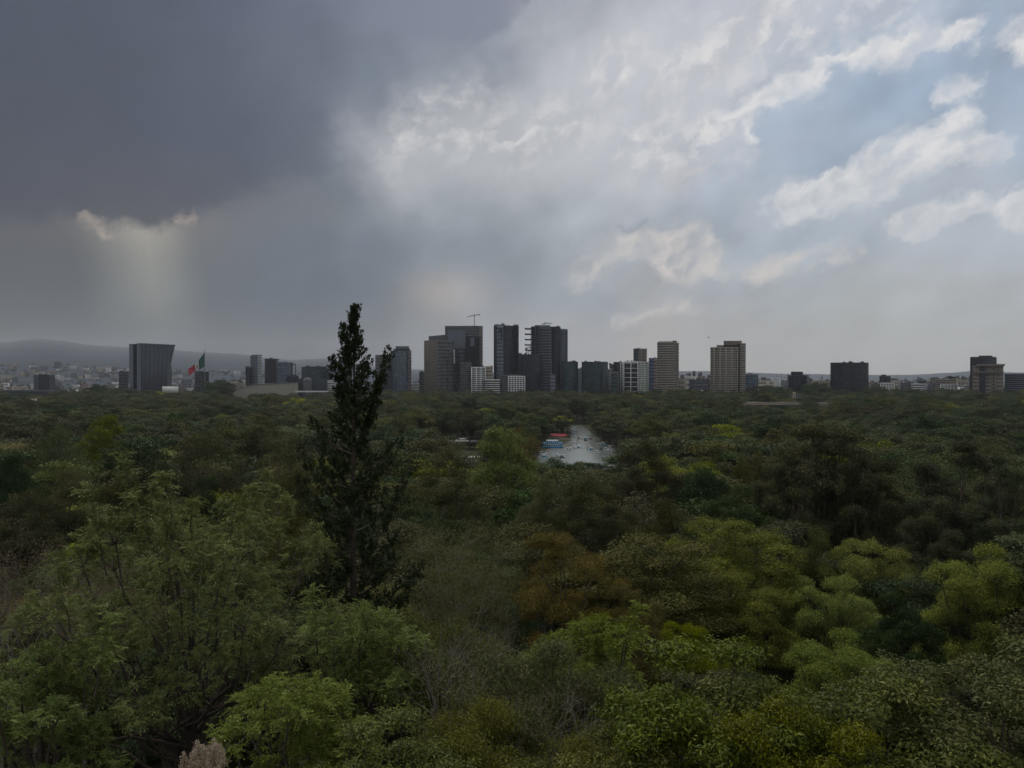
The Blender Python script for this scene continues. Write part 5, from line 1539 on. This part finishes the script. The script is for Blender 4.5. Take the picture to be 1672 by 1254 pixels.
tb.build("stem", BARK, root); lb.build("plume", LM['plume'], root)

# ------------------------------------------------------------------ the rest of the wood
LIMITS = [  # (X from, X to, nearer than, top no higher than row)
 (845, 1035, 450, 755), (860, 1020, 600, 742), (885, 935, 690, 722), (926, 968, 900, 700), (712, 800, 500, 755), (712, 800, 600, 729), (1004, 1100, 480, 715), (1458, 1490, 330, 824),
 (1200, 1292, 1150, 662), (1290, 1304, 1205, 655), (1304, 1318, 1150, 662), (1322, 1366, 1150, 662), (1376, 1397, 1150, 663), (-30, 92, 1560, 640), (262, 293, 1300, 641), (48, 60, 1100, 655), (1402, 1414, 900, 673), (1438, 1472, 1010, 671), (1489, 1498, 800, 681), (372, 540, 1560, 641),
 (1060, 1500, 92, 1075), (1540, 1690, 76, 1075), (830, 1065, 62, 1060), (1250, 1480, 135, 900), (1060, 1480, 84, 1090), (1080, 1470, 100, 1000), (-100, 1800, 75, 965), (-100, 1800, 110, 880), (-100, 1800, 150, 800), (-100, 1800, 200, 745),
]
def top_limit(X, d):
    y = 0
    for a, b, dm, yy in LIMITS:
        if a <= X <= b and d < dm: y = max(y, yy)
    return y

LANDMARKS = [(-80, "the far left edge"), (60, "the hazy city at left"), (200, "the tilted top tower"), (320, "the flag"), (430, "the pale concert hall"),
             (579, "the cypress"), (660, "the blue cylinder tower"), (740, "the crane topped tower"), (826, "the slim black tower"), (892, "the tower with open floors"),
             (970, "the teal curved blocks"), (1050, "the white gridded block"), (1120, "the narrow beige tower"), (1200, "the wide beige tower"), (1300, "the cable mast"), (1387, "the dark round glass block"),
             (1500, "the white low city"), (1610, "the brown stone tower"), (1720, "the far right edge")]
def landmark(X): return min(LANDMARKS, key=lambda l: abs(l[0] - X))[1]
PHR = {'round': "deep green bushy tree", 'olive': "olive green tree", 'yellow': "yellowish green tree", 'feather': "dark feathery tree", 'cedar': "grey green feathery tree",
       'brown': "brownish tree", 'wispy': "thin crowned tree"}

rr = random.Random(21)
cand = []
sp = 12.0
y = 30.0
while y < 1560:
    step_ = sp if y < 120 else (14.5 if y < 200 else (17.0 if y < 800 else 19.0))
    half = y * 0.74 + 15
    x = -half
    while x < half:
        px = x + rr.uniform(-.36, .36) * step_; py = y + rr.uniform(-.36, .36) * step_
        x += step_
        X = 836 + F_PX * px / max(py, 1)
        if in_poly(px, py, LAKE, 0.5 if py > 560 else (3.0 if py > 330 else 6.0)): continue
        if any(a <= X <= b and c <= py <= e for a, b, c, e in ((728, 782, 608, 636), (726, 790, 490, 520), (892, 935, 675, 700), (1455, 1490, 322, 338))): continue
        if any((px - a) ** 2 + (py - b) ** 2 < (0.62 * (r_ + 4)) ** 2 for a, b, r_ in TREES[:62]): continue
        d_ = math.hypot(px, py)
        g_ = ground_z(px, py)
        H_ = rr.uniform(13, 31) if d_ > 60 else rr.uniform(9, 15)
        if 330 < py: H_ = rr.uniform(15, 27) if rr.random() < .8 else rr.uniform(25, 32)
        if 330 < py and n_ < -1.2: H_ *= .75
        if py < 42 : continue
        lim = top_limit(X, py)
        if lim: H_ = min(H_, zat(lim + rr.uniform(0, 22), py) - g_)
        if H_ < 5.5: continue
        # palette drifts over the park
        n_ = math.sin(px * 0.031 + 1.0) + math.sin(py * 0.023 + px * 0.012) + rr.gauss(0, 0.4)
        left = X < 560
        w = {'round': 3.4 + n_, 'olive': 2.2 + (1.2 if left else 0), 'yellow': (1.0 if py < 350 else .12) * max(0.1, 0.9 - n_ * .5 + (0.6 if left and py < 400 else 0)), 'feather': 1.2 + (1.6 if X < 420 and py > 250 else 0),
             'cedar': 1.6, 'brown': 0.22 if py < 350 else .06, 'wispy': 0.45 if py < 350 else .12}
        ks = list(w); k_ = rr.choices(ks, [max(.05, w[q]) for q in ks])[0]
        if k_ == 'yellow' and py < 75: k_ = 'olive'
        cand.append((py, px, X, g_, H_, rr.uniform(0.34, 0.52) * min(H_, 25) + 1.2, k_))
    y += step_
cand.sort()
N_IND = 292 - N_TREE
for (py, px, X, g_, H_, R_, k_) in cand[:N_IND]:
    lod = 'near' if py < 120 else 'mid'
    keys = [q for q in PROTO if q[0] == k_ and q[1] == lod]
    belt = "near" if py < 110 else ("middle" if py < 190 else "farther")
    lab = f"{PHR[k_]} § in {belt} wood below {landmark(X)}"
    plant(rr.choice(keys), X, 0, py, R_, lab, f"{belt} park trees below {landmark(X)}", H=H_)
rest = cand[N_IND:]

# the far wood, one mass
protos_far = []
fcol = bpy.data.collections.new("far_tree_models")
for i, (k_, sd) in enumerate((('round', 201), ('round', 202), ('olive', 203), ('olive', 207), ('yellow', 204), ('feather', 205), ('cedar', 206), ('brown', 208), ('wispy', 209))):
    tm, cm = tree_mesh("far", k_, sd, leaves=6500, leaf=0.58, wl=0.62, lobes=22, lobe=(0.20, 0.34), tips_per=14, clump=0.125, twigs=0.0, droop=0.5 if k_ in ('feather', 'cedar') else 0.0, flat=0.5 if k_ in ('feather', 'cedar') else 0.8)
    # join trunk and crown for an instance
    nv = len(tm.vertices)
    jm = bpy.data.meshes.new(f"far_tree_{i}")
    bmj = bmesh.new(); bmj.from_mesh(tm); nt0 = len(bmj.faces); bmj.from_mesh(cm); bmj.faces.ensure_lookup_table()
    for f in bmj.faces[nt0:]: f.material_index = 1
    bmj.to_mesh(jm); bmj.free(); jm.materials.append(BARK); jm.materials.append(LM[k_])
    fo = bpy.data.objects.new(f"far_tree_{i}", jm); fcol.objects.link(fo); protos_far.append((k_, i))
# more trees between the low houses of the city on the right and left
for _ in range(700):
    X = rr.uniform(-60, 1740); d_ = rr.uniform(1560, 2300)
    if 376 < X < 545 and d_ < 1700: continue
    x, _y = at(X, d_)
    cand_h = rr.uniform(14, 24)
    if X > 1220: cand_h = rr.uniform(18, 30)
    rest.append((d_, x, X, 0.0, cand_h, cand_h * 0.36, rr.choice(['round', 'feather', 'olive', 'round'])))
for _ in range(520):
    X = rr.uniform(-60, 560); d_ = rr.uniform(2500, 5000); x, _y = at(X, d_); h_ = rr.uniform(8, 18)
    rest.append((d_, x, X, slope_z(X, d_) - 1 if d_ > 3400 else 0.0, h_, h_ * 0.5, 'round'))
for (Xa, Xb, yt, n_) in ((1224, 1262, 629, 12), (1262, 1290, 633, 8), (1320, 1358, 626, 14), (1418, 1446, 628, 6), (1462, 1500, 634, 10), (1505, 1550, 634, 16), (1560, 1590, 636, 8), (1618, 1660, 640, 14), (1060, 1076, 636, 5), (1108, 1160, 637, 16), (150, 215, 630, 14), (340, 380, 622, 12), (1175, 1250, 640, 22)):
    for _ in range(n_):
        X = rr.uniform(Xa, Xb); d_ = rr.uniform(1400, 1480) if yt >= 636 else rr.uniform(1400, 1650); x, _y = at(X, d_)
        h_ = max(10, zat(yt + abs(rr.gauss(0, 4)), d_)); rest.append((d_, x, X, 0.0, h_, h_ * rr.uniform(.26, .38), rr.choice(['round', 'round', 'feather'])))
me = bpy.data.meshes.new("far_wood_points"); me.vertices.add(len(rest))
co = np.array([(r_[1], r_[0], r_[3]) for r_ in rest], np.float32); me.vertices.foreach_set('co', co.ravel())
me.attributes.new('idx', 'INT', 'POINT'); me.attributes.new('scl', 'FLOAT_VECTOR', 'POINT'); me.attributes.new('rot', 'FLOAT', 'POINT')
a1, a2, a3 = me.attributes['idx'], me.attributes['scl'], me.attributes['rot']
a1.data.foreach_set('value', np.array([rr.choice([i for k, i in protos_far if k == r_[6]]) for r_ in rest], np.int32))
a2.data.foreach_set('vector', np.array([(r_[5] / 7, r_[5] / 7, r_[4] / 22) for r_ in rest], np.float32).ravel())
a3.data.foreach_set('value', np.array([rr.uniform(0, 6.28) for _ in rest], np.float32))
fw = link(bpy.data.objects.new("far_woods", me)); tag(fw, "unbroken far wood of the park running to the foot of the towers", kind='stuff')
ng = bpy.data.node_groups.new("scatter_trees", 'GeometryNodeTree')
ng.interface.new_socket('Geometry', in_out='INPUT', socket_type='NodeSocketGeometry'); ng.interface.new_socket('Geometry', in_out='OUTPUT', socket_type='NodeSocketGeometry')
gi = ng.nodes.new('NodeGroupInput'); go = ng.nodes.new('NodeGroupOutput')
ip = ng.nodes.new('GeometryNodeInstanceOnPoints'); ci = ng.nodes.new('GeometryNodeCollectionInfo')
ci.inputs['Collection'].default_value = fcol; ci.inputs['Separate Children'].default_value = True; ci.inputs['Reset Children'].default_value = True
def named(nm, ty):
    n = ng.nodes.new('GeometryNodeInputNamedAttribute'); n.data_type = ty; n.inputs['Name'].default_value = nm; return n.outputs['Attribute']
cx = ng.nodes.new('ShaderNodeCombineXYZ')
ng.links.new(named('rot', 'FLOAT'), cx.inputs[2])
ng.links.new(gi.outputs[0], ip.inputs['Points']); ng.links.new(ci.outputs[0], ip.inputs['Instance'])
ip.inputs['Pick Instance'].default_value = True
ng.links.new(named('idx', 'INT'), ip.inputs['Instance Index']); ng.links.new(cx.outputs[0], ip.inputs['Rotation']); ng.links.new(named('scl', 'FLOAT_VECTOR'), ip.inputs['Scale'])
ng.links.new(ip.outputs[0], go.inputs[0])
md = fw.modifiers.new("scatter", 'NODES'); md.node_group = ng
print("individual trees", N_TREE, "far", len(rest))

# ------------------------------------------------------------------ tell look-alikes apart in words
ORD = ["first", "second", "third", "fourth", "fifth", "sixth", "seventh", "eighth", "ninth", "tenth", "eleventh", "twelfth", "thirteenth", "fourteenth", "fifteenth", "sixteenth", "seventeenth", "eighteenth"]
byl = {}
for o in scene.objects:
    if o.parent is None and o.get('category') and o.get('label'):
        byl.setdefault(o['label'], []).append(o)
for lab, os_ in byl.items():
    if len(os_) == 1 or len(os_) > 18:
        for o in os_: o['label'] = lab.replace(" §", "")
        continue
    os_.sort(key=lambda o: o.location.x / max(1.0, o.location.y))
    for i, o in enumerate(os_):
        w = "rightmost" if i == len(os_) - 1 else ORD[i] + " from left"
        o['label'] = lab.replace(" §", " " + w) if "§" in lab else lab + ", " + w
